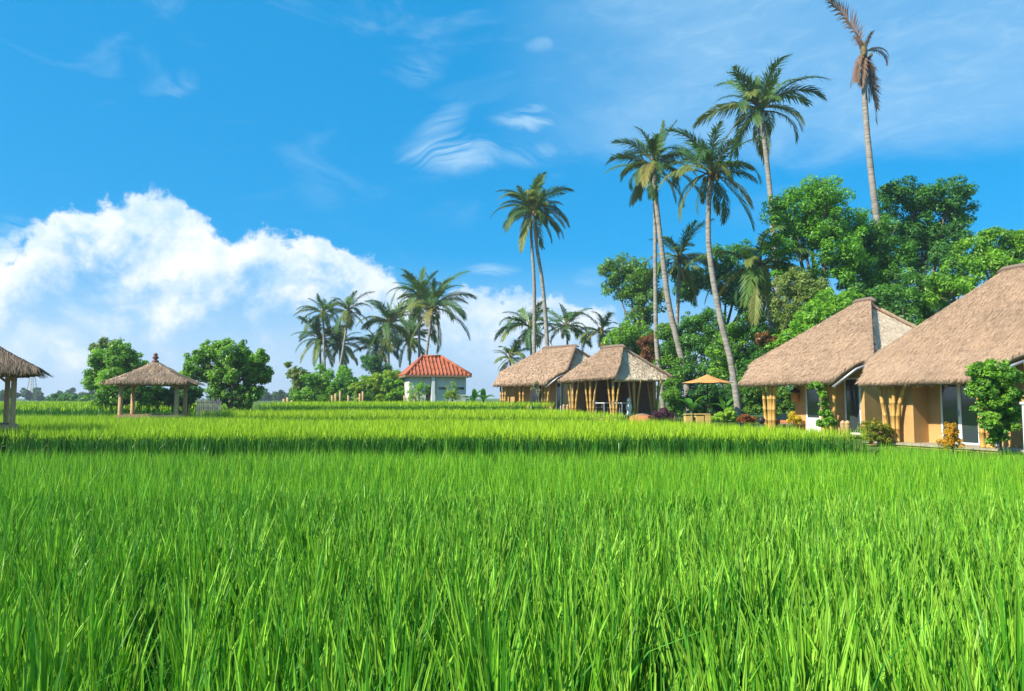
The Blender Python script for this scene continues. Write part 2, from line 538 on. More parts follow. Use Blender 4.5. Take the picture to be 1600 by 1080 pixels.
def vnoise(x, y, s, seed):
    """smooth value noise, vectorised"""
    g = np.random.default_rng(seed).random((64, 64))
    X = x / s; Y = y / s
    ix = np.floor(X).astype(int); iy = np.floor(Y).astype(int)
    fx = X - ix; fy = Y - iy
    fx = fx * fx * (3 - 2 * fx); fy = fy * fy * (3 - 2 * fy)
    a = g[ix % 64, iy % 64]; b = g[(ix + 1) % 64, iy % 64]; c = g[ix % 64, (iy + 1) % 64]; d = g[(ix + 1) % 64, (iy + 1) % 64]
    return (a * (1 - fx) + b * fx) * (1 - fy) + (c * (1 - fx) + d * fx) * fy


LEAF_A = np.array([.020, .145, .015])
LEAF_B = np.array([.090, .335, .012])
LEAF_Y = np.array([.175, .410, .018])
PANI = np.array([.275, .530, .048])


def hills(x0, x1, y0, y1, sp, keep):
    xs = np.arange(x0, x1, sp); ys = np.arange(y0, y1, sp)
    X, Y = np.meshgrid(xs, ys)
    X = X.ravel() + rng.normal(0, sp * .24, X.size); Y = Y.ravel() + rng.normal(0, sp * .24, Y.size)
    k = keep(X, Y)
    return X[k], Y[k]


def rice_part(X, Y, z0, h, nb, seg, wid, pan, spread=1.0, grains=False, yel=0.0, lv=0.0, ear=None, fat=1.0, hs=.05, eseg=2, stems=True, plen=.34, K=11, lh=.94, ldark=1.0):
    n = len(X)
    parts = []
    big = vnoise(X + 200, Y + 200, 3.2, 3) * .6 + vnoise(X + 200, Y + 200, 1.1, 4) * .4
    hh = h * (0.96 + 0.08 * vnoise(X + 100, Y + 100, 1.6, 5)) * rng.normal(1, hs, n) * (1 + .33 * np.clip((9 - Y) / 6, 0, 1))
    tone = np.clip(0.15 + .55 * big + .012 * X + yel + rng.normal(0, .10, n), 0, 1)
    I = np.repeat(np.arange(n), nb)
    m = len(I)
    phi = rng.random(m) * 2 * np.pi
    rad = np.abs(rng.normal(0, .045 * spread, m))
    base = np.stack([X[I] + rad * np.cos(phi), Y[I] + rad * np.sin(phi), np.full(m, z0)], 1)
    ln = hh[I] * np.clip(rng.normal(lh, .13 if lh > .9 else .08, m), .5, 1.28)
    th0 = np.abs(rng.normal(.045, .05, m)) + .01
    kap = np.abs(rng.normal(.20, .22, m))
    bent = rng.random(m) < .13
    kap[bent] += rng.uniform(.8, 1.7, bent.sum())
    t = np.clip(tone[I] + lv + rng.normal(0, .20, m), 0, 1)[:, None]
    col = LEAF_A * (1 - t) + LEAF_B * t
    yl = rng.random(m) < (.05 + .10 * tone[I])
    col[yl] = col[yl] * .4 + LEAF_Y * .6
    col *= rng.normal(1, .12, m).clip(.6, 1.5)[:, None]
    col *= ldark  # on the terraces, leaf colour lowered to paint shade on their front faces
    tip = col * .8 + LEAF_Y * .2 * ldark
    w = wid * rng.uniform(.6, 1.25, m)
    roll = rng.normal(0, .6, m)
    parts.append(blades(base, ln, phi, th0, kap, w, col, seg, roll, tip))
    if pan:
        I = np.repeat(np.arange(n), pan)
        I = I[rng.random(len(I)) < (.45 + .55 * tone[I])]
        m = len(I)
        phi = rng.random(m) * 2 * np.pi
        base = np.stack([X[I] + rng.normal(0, .05, m), Y[I] + rng.normal(0, .05, m), np.full(m, z0)], 1)
        ln = hh[I] * rng.normal(.99, .07, m)
        th0 = np.abs(rng.normal(.07, .05, m)); kap = np.abs(rng.normal(.22, .16, m))
        stem = (LEAF_B * .6 + LEAF_Y * .4)[None].repeat(m, 0) * rng.normal(1, .1, m)[:, None]
        pc = ((PANI if ear is None else np.array(ear)) * rng.normal(1, .14, (m, 1)) * (1 - .25 * rng.random((m, 1)))).clip(0, .6)
        if not grains:
            # an ear: a slim spindle over the top third of the stem
            pl = np.minimum(plen, ln * .4)
            S0 = ln - pl
            if stems:
                parts.append(blades(base, ln * .8, phi, th0, kap * .4, np.full(m, wid * .45), stem, 1, rng.random(m) * 3))
            r0 = np.sin(th0 + kap * .12) * S0
            b2 = base + np.stack([r0 * np.cos(phi), r0 * np.sin(phi), np.cos(th0 + kap * .12) * S0], 1)
            parts.append(blades(b2, pl, phi, th0 + kap * .5, kap * .8, wid * rng.uniform(.65, 1.0, m), pc, eseg, rng.random(m) * 3))
        else:
            parts.append(blades(base, ln, phi, th0, kap, np.full(m, .0045 * fat), stem, 4, rng.random(m) * 3))
            for pl_ in range(2):
                parts.append(ear_strip(base, ln, phi, th0, kap, .60, K, .0120 * fat * rng.uniform(.55, 1.1, m), pc, phi + 1.57 * pl_ + rng.random(m)))
    return join(parts)


def in_poly(px, py, poly):
    c = np.zeros(len(px), bool)
    j = len(poly) - 1
    for i in range(len(poly)):
        xi, yi = poly[i]; xj, yj = poly[j]
        if yi != yj:
            c ^= ((yi > py) != (yj > py)) & (px < (xj - xi) * (py - yi) / (yj - yi) + xi)
        j = i
    return c


def rice_obj(parts, label, name='rice_field'):
    V, Fc, c = join(parts)
    o = link(name, np_mesh(name, V, Fc, M['rice'], c, True))
    return tag(o, label, 'rice', None, 'stuff')


NEAR = [(-40, 0), (-40, 20.1), (-25, 19.5), (-10, 19.0), (0, 19.1), (6, 18.9), (9.6, 19.2), (10.3, 21.2), (10.7, 21.8), (12.9, 17.0), (17.0, 8.0), (20, 2)]


def view(X, Y, m=1.6, k=.735):
    return np.abs(X) < Y * k + m


h0 = .89
X, Y = hills(-8, 8, 2.0, 7.0, .33, lambda x, y: view(x, y, .9) & in_poly(x, y, NEAR))
pA = rice_part(X, Y, 0, h0, 42, 4, .0200, 27, .52, grains=True, fat=1.8)
X, Y = hills(-12, 12, 7.0, 11, .31, lambda x, y: view(x, y, 1.0) & in_poly(x, y, NEAR))
pB = rice_part(X, Y, 0, h0, 26, 3, .0225, 16, .58, fat=1.6, grains=True, K=6, yel=.10)
X, Y = hills(-18, 18, 11, 23, .25, lambda x, y: view(x, y, 1.0) & in_poly(x, y, NEAR))
pC = rice_part(X, Y, 0, h0, 16, 2, .0215, 12, .9, hs=.035, eseg=1, yel=.22, ear=(.30, .57, .025), lh=.91)
rice_obj([pA, pB, pC], 'tall green rice with ripening ears filling the whole foreground')
P2 = [(x, y + .06) for x, y in T2F] + [(x - .12, y) for x, y in GARD[1:5]] + [(5.6, 30.6), (2, 31.4), (-8, 32.1), (-13, 34.8), (-16.8, 38.2), (-17.4, 38.5), (-60, 38.7)]
X, Y = hills(-30, 12, 20, 39, .275, lambda x, y: view(x, y, 1.5) & in_poly(x, y, P2) & (np.hypot(x + 17.2, y - 36) > 1.75))
rice_obj([rice_part(X, Y, Z2, .84, 11, 2, .028, 17, 1.3, yel=.55, lv=-.7, ear=(.38, .61, .018), hs=.018, eseg=1, stems=False, plen=.21, lh=.84, ldark=.72)], 'rice on the second terrace, the long dark green face across the middle')
P3 = [(x, y + .12) for x, y in T3F] + [(x - .15, y) for x, y in GARD[6:]] + [(2.7, 44.3), (-15.6, 44.2), (-16.8, 38.9)]
X, Y = hills(-34, 6, 31, 46, .33, lambda x, y: view(x, y, 1.5) & in_poly(x, y, P3))
rice_obj([rice_part(X, Y, Z3, .84, 12, 1, .038, 12, 1.8, yel=.62, lv=-.7, ear=(.40, .62, .018), hs=.018, eseg=1, stems=False, plen=.21, lh=.84, ldark=.72)], 'thin yellow green strip of rice under the gazebo and the open pavilion')
X, Y = hills(-18, 3, 45, 60, .36, lambda x, y: in_poly(x, y, [(-15.9, 45.4), (-1, 45.2), (2.6, 45.4), (2.1, 48.5), (-2.6, 53), (-2.6, 59), (-15.9, 59)]))
pa = rice_part(X, Y, Z4, .82, 12, 1, .05, 10, 1.8, yel=.5, lv=-.7, ear=(.38, .61, .018), hs=.018, eseg=1, stems=False, plen=.21, lh=.84, ldark=.72)
rice_obj([pa], 'raised rice plot in front of the red roofed house and palms')
X, Y = hills(-90, -15, 39.5, 110, .8, lambda x, y: view(x, y, 2, .72) & in_poly(x, y, [(-60, 39.7), (-17.9, 39.3), (-17.9, 47), (-24, 110), (-90, 110)]) & (x / y < -.37))
rice_obj([rice_part(X, Y, Z4 - .2, .86, 12, 1, .10, 8, 4.0, yel=.6, lv=-.7, ear=(.40, .62, .018), hs=.02, eseg=1, stems=False, plen=.21, lh=.84, ldark=.72)], 'distant rice field at far left running back to the trees')


# ------------------------------------------------------------------ foliage
def crown(blobs, n, leaf, c1, c2, seed, sub=16, flat=.85, asp=.45):
    """blobs: list of (Vector, radius) -> leaf mesh arrays in world coordinates"""
    g = np.random.default_rng(seed)
    cs, rs, wt = [], [], []
    for p, R in blobs:
        for k in range(sub):
            d = g.normal(size=3); d /= np.linalg.norm(d)
            d[2] *= flat
            cs.append(np.array(p) + d * R * g.uniform(.40, 1.0)); rr = R * g.uniform(.17, .42); rs.append(rr); wt.append(rr * rr)
    cs = np.array(cs); rs = np.array(rs); wt = np.array(wt) / np.sum(wt)
    ctone = g.normal(0, .22, len(cs))
    I = g.choice(len(cs), n, p=wt)
    d = g.normal(size=(n, 3)); d /= np.linalg.norm(d, axis=1)[:, None]
    pos = cs[I] + d * (rs[I] * g.uniform(.35, 1.08, n) ** .6)[:, None] * np.array([1, 1, .8])
    nr = d + g.normal(0, .55, (n, 3)) + np.array([0, 0, .55]); nr /= np.linalg.norm(nr, axis=1)[:, None]
    ax = np.cross(nr, g.normal(size=(n, 3))); ax /= np.linalg.norm(ax, axis=1)[:, None]
    bx = np.cross(nr, ax)
    L_ = leaf * g.uniform(.6, 1.35, n)
    A = ax * L_[:, None]; B = bx * (L_ * asp)[:, None]
    fold = nr * (L_ * .22)[:, None]
    V = np.stack([pos - A, pos - B * 1.0 + fold + A * .15, pos + A, pos + B * 1.0 + fold + A * .15], 1).reshape(-1, 3)
    Fc = np.arange(n * 4).reshape(-1, 4)
    t = np.clip(.5 + ctone[I] + g.normal(0, .22, n), 0, 1)[:, None]
    col = (np.array(c1) * (1 - t) + np.array(c2) * t) * g.normal(1, .14, n).clip(.6, 1.5)[:, None]
    return V, Fc, np.repeat(col, 4, 0)


DK = ((.017, .060, .015), (.050, .138, .025))       # deep green
MD = ((.024, .078, .012), (.070, .165, .020))       # mid green
BR = ((.045, .125, .012), (.130, .240, .022))       # bright
YG = ((.075, .135, .014), (.170, .225, .022))       # yellow green
OL = ((.050, .085, .020), (.120, .150, .045))       # olive
RD = ((.05, .022, .012), (.13, .055, .02))
PU = ((.03, .008, .018), (.09, .03, .06))
YE = ((.22, .17, .012), (.36, .27, .018))


def tree(name, label, cat, d, blobs, n, leaf, pal, base=None, trunk=.16, seed=1, group=None, limbs=5, zb=None, sub=34, dy=0.35, asp=.40):
    """blobs (px, py, r_px[, extra depth]) at distance d; base (px) of the trunk on the ground"""
    g = random.Random(seed)
    bl = []
    for b in blobs:
        dd = d + (b[3] if len(b) > 3 else g.uniform(-1, 1) * b[2] / F * d * dy * 2)
        bl.append((at(b[0], b[1], dd), b[2] / F * dd))
    cxp = sum(b[0] for b in blobs) / len(blobs) if base is None else base
    root = at(cxp, 622, d); root.z = ZG if zb is None else zb
    t = thing(name, label, cat, root, 0, group)
    V, Fc, c = crown(bl, int(n * 1.95), leaf * .57, tuple(2.5 * x for x in pal[0]), tuple(2.15 * x for x in pal[1]), seed, sub, asp=asp)
    V = V - np.array(root)
    link('crown', np_mesh('crown', V, Fc, M['leaf'], c), t)
    if trunk:
        mid = sum((b[0] for b in bl), Vector()) / len(bl)
        low = min(b[0].z - b[1] * .6 for b in bl)
        fork = Vector((root.x * .7 + mid.x * .3, root.y, max(root.z + .4, min(low, root.z + (mid.z - root.z) * .55))))
        b = MB()
        b.tube([root - Vector((0, 0, .2)), root.lerp(fork, .5) + Vector((trunk * .4, 0, 0)), fork], [trunk * 1.3, trunk * .95, trunk * .8], 8)
        for k in sorted(range(len(bl)), key=lambda i: -bl[i][1])[:limbs]:
            p = bl[k][0]
            m2 = fork.lerp(p, .5) + Vector((0, 0, -.12 * (p - fork).length))
            b.tube([fork, m2, p], [trunk * .55, trunk * .36, trunk * .12], 6)
            for q in range(3):
                e = p + Vector((g.uniform(-1, 1), g.uniform(-1, 1), g.uniform(-.3, .9))) * bl[k][1] * .8
                b.tube([m2.lerp(p, .6), e], [trunk * .2, trunk * .05], 5)
        b.build('trunk', M['bark'], t, True, True)
    return t


# ------------------------------------------------------------------ palms
def frond_mesh(name, e0, droop, seed, col, nl=40, ragged=0.15, hang=.45):
    """unit-length frond growing from the origin toward +X, starting at elevation e0 (radians)"""
    g = np.random.default_rng(seed)
    K = 14
    pts = [np.zeros(3)]; ang = e0; side = g.normal(0, .05)
    yaw = 0.0
    for k in range(K):
        s = (k + .5) / K
        a = e0 - droop * s ** 1.4
        yaw += g.normal(0, .025) + side * .1
        pts.append(pts[-1] + np.array([math.cos(a) * math.cos(yaw), math.cos(a) * math.sin(yaw), math.sin(a)]) / K)
    pts = np.array(pts)
    Vs, Fs, Cs = [], [], []

    def quad(a, b, c, d, co):
        i = len(Vs); Vs.extend([a, b, c, d]); Fs.append((i, i + 1, i + 2, i + 3)); Cs.extend([co] * 4)
    col = np.array(col)
    # stalk: a three sided tapering rib
    stalk = np.array([.20, .19, .05]) if col[1] > col[0] else col * 1.1
    for k in range(K):
        p, q = pts[k], pts[k + 1]
        w0 = .017 * (1 - k / K) + .003; w1 = .017 * (1 - (k + 1) / K) + .003
        y = np.array([0, 1, 0]); z = np.array([0, 0, 1])
        quad(p - y * w0, p + y * w0, q + y * w1, q - y * w1, stalk)
        quad(p - y * w0, p - z * w0 * 1.4, q - z * w1 * 1.4, q - y * w1, stalk)
        quad(p + y * w0, q + y * w1, q - z * w1 * 1.4, p - z * w0 * 1.4, stalk)
    for i in range(nl):
        s = .16 + .84 * (i + .5) / nl
        k = min(int(s * K), K - 1); f = s * K - k
        p = pts[k] * (1 - f) + pts[k + 1] * f
        tdir = pts[k + 1] - pts[k]; tdir /= np.linalg.norm(tdir)
        sd0 = np.cross(np.array([0, 0, 1.]), tdir)
        if np.linalg.norm(sd0) < .05:
            sd0 = np.array([0, 1., 0])
        sd0 /= np.linalg.norm(sd0)
        up = np.cross(tdir, sd0)
        Ln = .235 * (math.sin(math.pi * (.12 + .80 * s)) ** .8) + .02
        for sg in (-1, 1):
            if g.random() < ragged * .5:
                continue
            ln = Ln * g.uniform(.75, 1.12)
            sw = .75 + .75 * s + g.normal(0, .10)
            d1 = sd0 * sg * math.cos(sw * .8) + tdir * math.sin(sw * .8) + up * .18
            d1 /= np.linalg.norm(d1)
            d2 = d1 + np.array([0, 0, -1]) * (hang + g.normal(0, .15)) * 1.7
            d2 /= np.linalg.norm(d2)
            m = p + d1 * ln * .45 + np.array([0, 0, -1]) * hang * ln * .10
            e = m + d2 * ln * .60
            wv = np.cross(d1, up); wv /= np.linalg.norm(wv)
            wv = wv * .0092
            co = col * g.normal(1, .14)
            quad(p - wv * .6, p + wv * .6, m + wv, m - wv, co)
            quad(m - wv, m + wv, e + wv * .12, e - wv * .12, co)
    return np_mesh(name, np.array(Vs), np.array(Fs), M['frond'], np.clip(np.array(Cs), .003, 1))


G1, G2, G3 = (.055, .130, .030), (.090, .175, .030), (.165, .205, .040)
GY, GB = (.20, .185, .04), (.22, .125, .065)
FR = {}
for nm, e, dr, c, hg in (('spear', 84, 25, G2, .15), ('up', 66, 62, G2, .30), ('up', 58, 80, G1, .30), ('mid', 40, 80, G2, .45), ('mid', 32, 100, G1, .45),
                         ('mid', 36, 90, G3, .5), ('flat', 12, 75, G1, .5), ('flat', 5, 85, G2, .55), ('flat', 10, 70, G3, .55), ('low', -18, 60, G1, .55),
                         ('low', -28, 52, G3, .55), ('low', -22, 55, GY, .55), ('hang', -58, 28, G3, .4), ('hang', -50, 34, G2, .45), ('dead', 62, 70, GB, .4), ('dead', -70, 18, GB, .35), ('stub', 75, 30, GB, .3), ('brown', -80, 8, (.10, .07, .045), .2), ('deadup', 80, 34, GB, .3), ('brownhang', -58, 26, GB, .4), ('brownhang', -66, 20, (.20, .12, .07), .4), ('brownlow', 20, 110, (.16, .10, .06), .5)):
    FR.setdefault(nm, []).append(frond_mesh('frond', math.radians(e), math.radians(dr), len(FR) * 7 + int(abs(e)), c, hang=hg, ragged=.15 if nm != 'dead' else .5))


def palm(label, d, path, r0_, fl_, seed, fronds=None, base=None, group='coconut palms', nuts=7, zb=None, cat='palm tree', ddp=0.0):
    """path: trunk pixels from crown to ground at distance d; fl = frond length in metres"""
    g = random.Random(seed)
    r0, fl = r0_ * .86, fl_ * .90
    pts = [at(px, py, d + ddp * i / max(1, len(path) - 1)) for i, (px, py) in enumerate(path)][::-1]
    zb = ZG if zb is None else zb
    bot = pts[0].copy()
    if bot.z > zb + .05:
        k = pts[1] - pts[0]
        bot = pts[0] - k * ((pts[0].z - zb) / max(k.z, .3)) * .6
        bot.z = zb
        pts = [bot] + pts
    root = Vector((bot.x, bot.y, zb))
    t = thing('coconut_palm', label, cat, root, 0, group)
    # smooth the trunk
    fine = []
    n = len(pts)
    for i in range(n - 1):
        p0 = pts[max(i - 1, 0)]; p1 = pts[i]; p2 = pts[i + 1]; p3 = pts[min(i + 2, n - 1)]
        for k in range(10):
            s = k / 10
            fine.append(.5 * ((2 * p1) + (p2 - p0) * s + (2 * p0 - 5 * p1 + 4 * p2 - p3) * s * s + (3 * p1 - p0 - 3 * p2 + p3) * s ** 3))
    fine.append(pts[-1])
    b = MB()
    N_ = len(fine)
    rr = []
    for i in range(N_):
        s = i / (N_ - 1)
        rr.append(r0 * (1.0 - .42 * s) * (1 + .35 * max(0, .06 - s) / .06) * (1 + (.05 if i % 2 else -.03)))
    fine[0] = fine[0] - Vector((0, 0, .2))
    b.tube(fine, rr, 9)
    b.build('trunk', M['palmbark'], t, True, True)
    top = pts[-1] - root
    b = MB()
    b.lathe([(r0 * .58, -.45), (r0 * .85, -.15), (r0 * .9, .1), (r0 * .6, .4), (r0 * .2, .7)], 9, top)
    b.build('crown_base', M['husk'], t, True)
    spec = fronds or (('spear', 3), ('up', 8), ('mid', 7), ('flat', 5), ('low', 4), ('hang', 2))
    ph = g.random() * 6.28
    for kind, cnt in [x for x in spec if len(x) == 2]:
        for k in (range(cnt) if isinstance(cnt, int) else ()):
            me = g.choice(FR[kind])
            o = link('frond', me, t)
            ph += 2.39996 + g.uniform(-.35, .35)
            o.location = top + Vector((math.cos(ph) * r0 * .5, math.sin(ph) * r0 * .5, g.uniform(-.1, .25)))
            s = fl * g.uniform(.70, 1.18) * (.75 if kind == 'spear' else .42 if kind == 'stub' else 1)
            o.scale = (s, s, s)
            o.rotation_euler = (g.uniform(-.5, .5), g.uniform(-.24, .24), ph)
    for kind, az_, ln_ in [x for x in spec if len(x) == 3]:
        o = link('frond', g.choice(FR[kind]), t)
        o.location = top + Vector((0, 0, g.uniform(-.1, .2)))
        o.scale = (ln_, ln_, ln_)
        o.rotation_euler = (g.uniform(-.3, .3), 0, math.radians(az_))
    for k in range(nuts):
        a = g.random() * 6.28
        o = link('coconut', NUT, t)
        o.location = top + Vector((math.cos(a) * r0 * 1.9, math.sin(a) * r0 * 1.9, g.uniform(-.45, -.05)))
        s = g.uniform(.8, 1.15); o.scale = (s, s, s)
    return t


_b = MB()
_b.lathe([(.02, -.16), (.09, -.12), (.125, -.02), (.11, .08), (.05, .15), (.01, .165)], 8)
NUT = _b.mesh('coconut', M['husk'], True)


# ------------------------------------------------------------------ thatched roofs
def thatch_patch(rows, na, thk, col, jit=.012, seg=.22):
    """rows: list of (left point, right point) from eave to ridge; returns MB of a thick slab"""
    full = []
    for i in range(len(rows) - 1):
        l0, r0 = map(Vector, rows[i]); l1, r1 = map(Vector, rows[i + 1])
        m = max(2, int(((l0 + r0) / 2 - (l1 + r1) / 2).length / seg))
        for k in range(m):
            s = k / m
            full.append((l0.lerp(l1, s), r0.lerp(r1, s)))
    full.append((Vector(rows[-1][0]), Vector(rows[-1][1])))
    R = len(full)
    top, uv = [], []
    vlen = 0
    for j, (l, r) in enumerate(full):
        if j:
            vlen += ((l + r) / 2 - (full[j - 1][0] + full[j - 1][1]) / 2).length
        for i in range(na + 1):
            p = l.lerp(r, i / na)
            z = mnoise.noise(p * 1.3) * jit * 1.3 + mnoise.noise(p * 5.0) * jit
            q = p + Vector((mnoise.noise(p * 4 + Vector((9, 0, 0))) * jit * .6, mnoise.noise(p * 4 + Vector((0, 7, 0))) * jit * .6, z))
            top.append(q)
            uv.append(((p - (full[0][0] + full[0][1]) / 2).dot((full[0][1] - full[0][0]).normalized()), vlen))
    W = na + 1
    nb = len(top)
    vs = top + [p - Vector((0, 0, thk)) for p in top]
    fs = []
    for j in range(R - 1):
        for i in range(na):
            a = j * W + i
            fs.append((a, a + 1, a + W + 1, a + W))
            fs.append((nb + a, nb + a + W, nb + a + W + 1, nb + a + 1))
    ring = [i for i in range(W)] + [j * W + na for j in range(1, R)] + [(R - 1) * W + i for i in range(na - 1, -1, -1)] + [j * W for j in range(R - 2, 0, -1)]
    for k in range(len(ring)):
        a, b_ = ring[k], ring[(k + 1) % len(ring)]
        fs.append((nb + a, nb + b_, b_, a))
    mb = MB()
    mb.add(vs, fs, col, uv + uv)
    return mb, full


def straws(full, n, col, seed, ln=.17, w=.016, fringe=0, flen=.22):
    """loose straw lying on a slope (rows from eave to ridge) plus a ragged fringe along its lower edge"""
    g = np.random.default_rng(seed)
    l = np.array([list(p[0]) for p in full]); r = np.array([list(p[1]) for p in full])
    wid = np.linalg.norm(r - l, axis=1); wt = (wid + .05) / np.sum(wid + .05)
    R = len(full)
    j = g.choice(R, n, p=wt); fj = np.clip(j + g.random(n) - .5, 0, R - 1.001)
    a = g.random(n)

    def P(fj, a):
        j0 = fj.astype(int); f = (fj - j0)[:, None]
        L_ = l[j0] * (1 - f) + l[np.minimum(j0 + 1, R - 1)] * f
        R_ = r[j0] * (1 - f) + r[np.minimum(j0 + 1, R - 1)] * f
        return L_ * (1 - a[:, None]) + R_ * a[:, None]
    down = np.array(full[0][0] + full[0][1]) - np.array(full[-1][0] + full[-1][1]); down = down / np.linalg.norm(down)
    side = np.array(full[0][1] - full[0][0]); side /= np.linalg.norm(side)
    nrm = np.cross(down, side)
    if nrm[2] < 0:
        nrm = -nrm
    p = P(fj, a) + nrm * .022
    if fringe:
        m = fringe
        p = np.concatenate([p, P(np.full(m, 0.0), g.random(m)) + nrm * g.uniform(-.14, .0, m)[:, None] - down * .12])
        n2 = n + m
    else:
        n2 = n
    L_ = ln * g.uniform(.4, 1.2, n2)
    d = down[None] + side[None] * g.normal(0, .16, n2)[:, None] + nrm[None] * np.abs(g.normal(.02, .045, n2))[:, None]
    if fringe:
        L_[n:] = flen * g.uniform(.6, 1.25, fringe)
        d[n:] = down[None] + side[None] * g.normal(0, .14, fringe)[:, None] + np.array([0, 0, -1.0]) * g.uniform(0, .35, fringe)[:, None]
    d /= np.linalg.norm(d, axis=1)[:, None]
    sw = (side[None] + nrm[None] * g.normal(0, .5, n2)[:, None]) * (w * g.uniform(.5, 1.1, n2))[:, None] * .5
    e = p + d * L_[:, None]
    V = np.stack([p - sw, p + sw, e + sw * .5, e - sw * .5], 1).reshape(-1, 3)
    Fc = np.arange(n2 * 4).reshape(-1, 4)
    # weathering in patches, and the darker lower edge of each course of grass
    q = p @ down
    q2 = p @ side
    wth = 1 + .42 * (vnoise(q2 + 50, q + 50, 1.5, 21) - .5) + .30 * (vnoise(q2 + 50, q + 50, .45, 22) - .5)
    crs = 1 - .22 * np.exp(-(((q + .12 * vnoise(q2 + 50, q + 50, .8, 23)) % .62) / .06) ** 2)
    c = (np.array(col)[None] * (g.normal(1.0, .14, n2) * wth * crs).clip(.35, 1.7)[:, None])
    return V, Fc, np.repeat(c, 4, 0)


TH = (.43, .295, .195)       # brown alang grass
THP = (.70, .57, .42)       # end slopes: weathered, and paled further to stand in for sunlight
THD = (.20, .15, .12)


def pole(b, p, q, r, bend=(0, 0, 0), col=None):
    """bamboo culm with swollen nodes"""
    p = Vector(p); q = Vector(q); bend = Vector(bend)
    n = 5
    path, rad = [], []
    for i in range(n):
        for s, k in ((i / n, 1.16), (i / n + .02, 1.0), ((i + .97) / n, .96)):
            path.append(p.lerp(q, s) + bend * math.sin(math.pi * s)); rad.append(r * k * (1 - .15 * s))
    path.append(q); rad.append(r * .86)
    b.tube(path, rad, 8, col)


def cluster(t, u, v, z0, ztop, poles, r=.07):
    for du, dv, tu, tv, bend in poles:
        b = MB()
        pole(b, (u + du, v + dv, z0), (u + tu, v + tv, ztop - .08 + .7 * (v + tv) * 0), r, bend)
        b.build('bamboo_post', M['bamboo'], t, True)


def door(t, u0, u1, v, z0, z1, leafs=1, panel=.0, open_=False, axis='u'):
    """glazed door in a wall facing -v (axis u) or +u (axis v)"""
    n = leafs
    w = (u1 - u0) / n
    for k in range(n):
        a = u0 + k * w; c = a + w
        b = MB()
        f = .055
        def bx(x0, x1, y0, y1, zz0, zz1, B):
            if axis == 'u':
                B.box(x0, x1, v + y0, v + y1, zz0, zz1)
            else:
                B.box(v - y1, v - y0, x0, x1, zz0, zz1)
        bx(a, a + f, -.06, .0, z0, z1, b); bx(c - f, c, -.06, .0, z0, z1, b)
        bx(a + f, c - f, -.06, .0, z1 - f, z1, b); bx(a + f, c - f, -.06, .0, z0, z0 + max(f, panel), b)
        d = b.build('door', M['white'], t)
        b = MB()
        bx(a + f, c - f, -.035, -.02, z0 + max(f, panel), z1 - f, b)
        b.build('pane', M['glass'], d)
        b = MB()
        bx(c - f + .02, c - f + .045, -.10, -.06, z0 + .9, z0 + 1.1, b)
        b.build('handle', M['metal'], d)


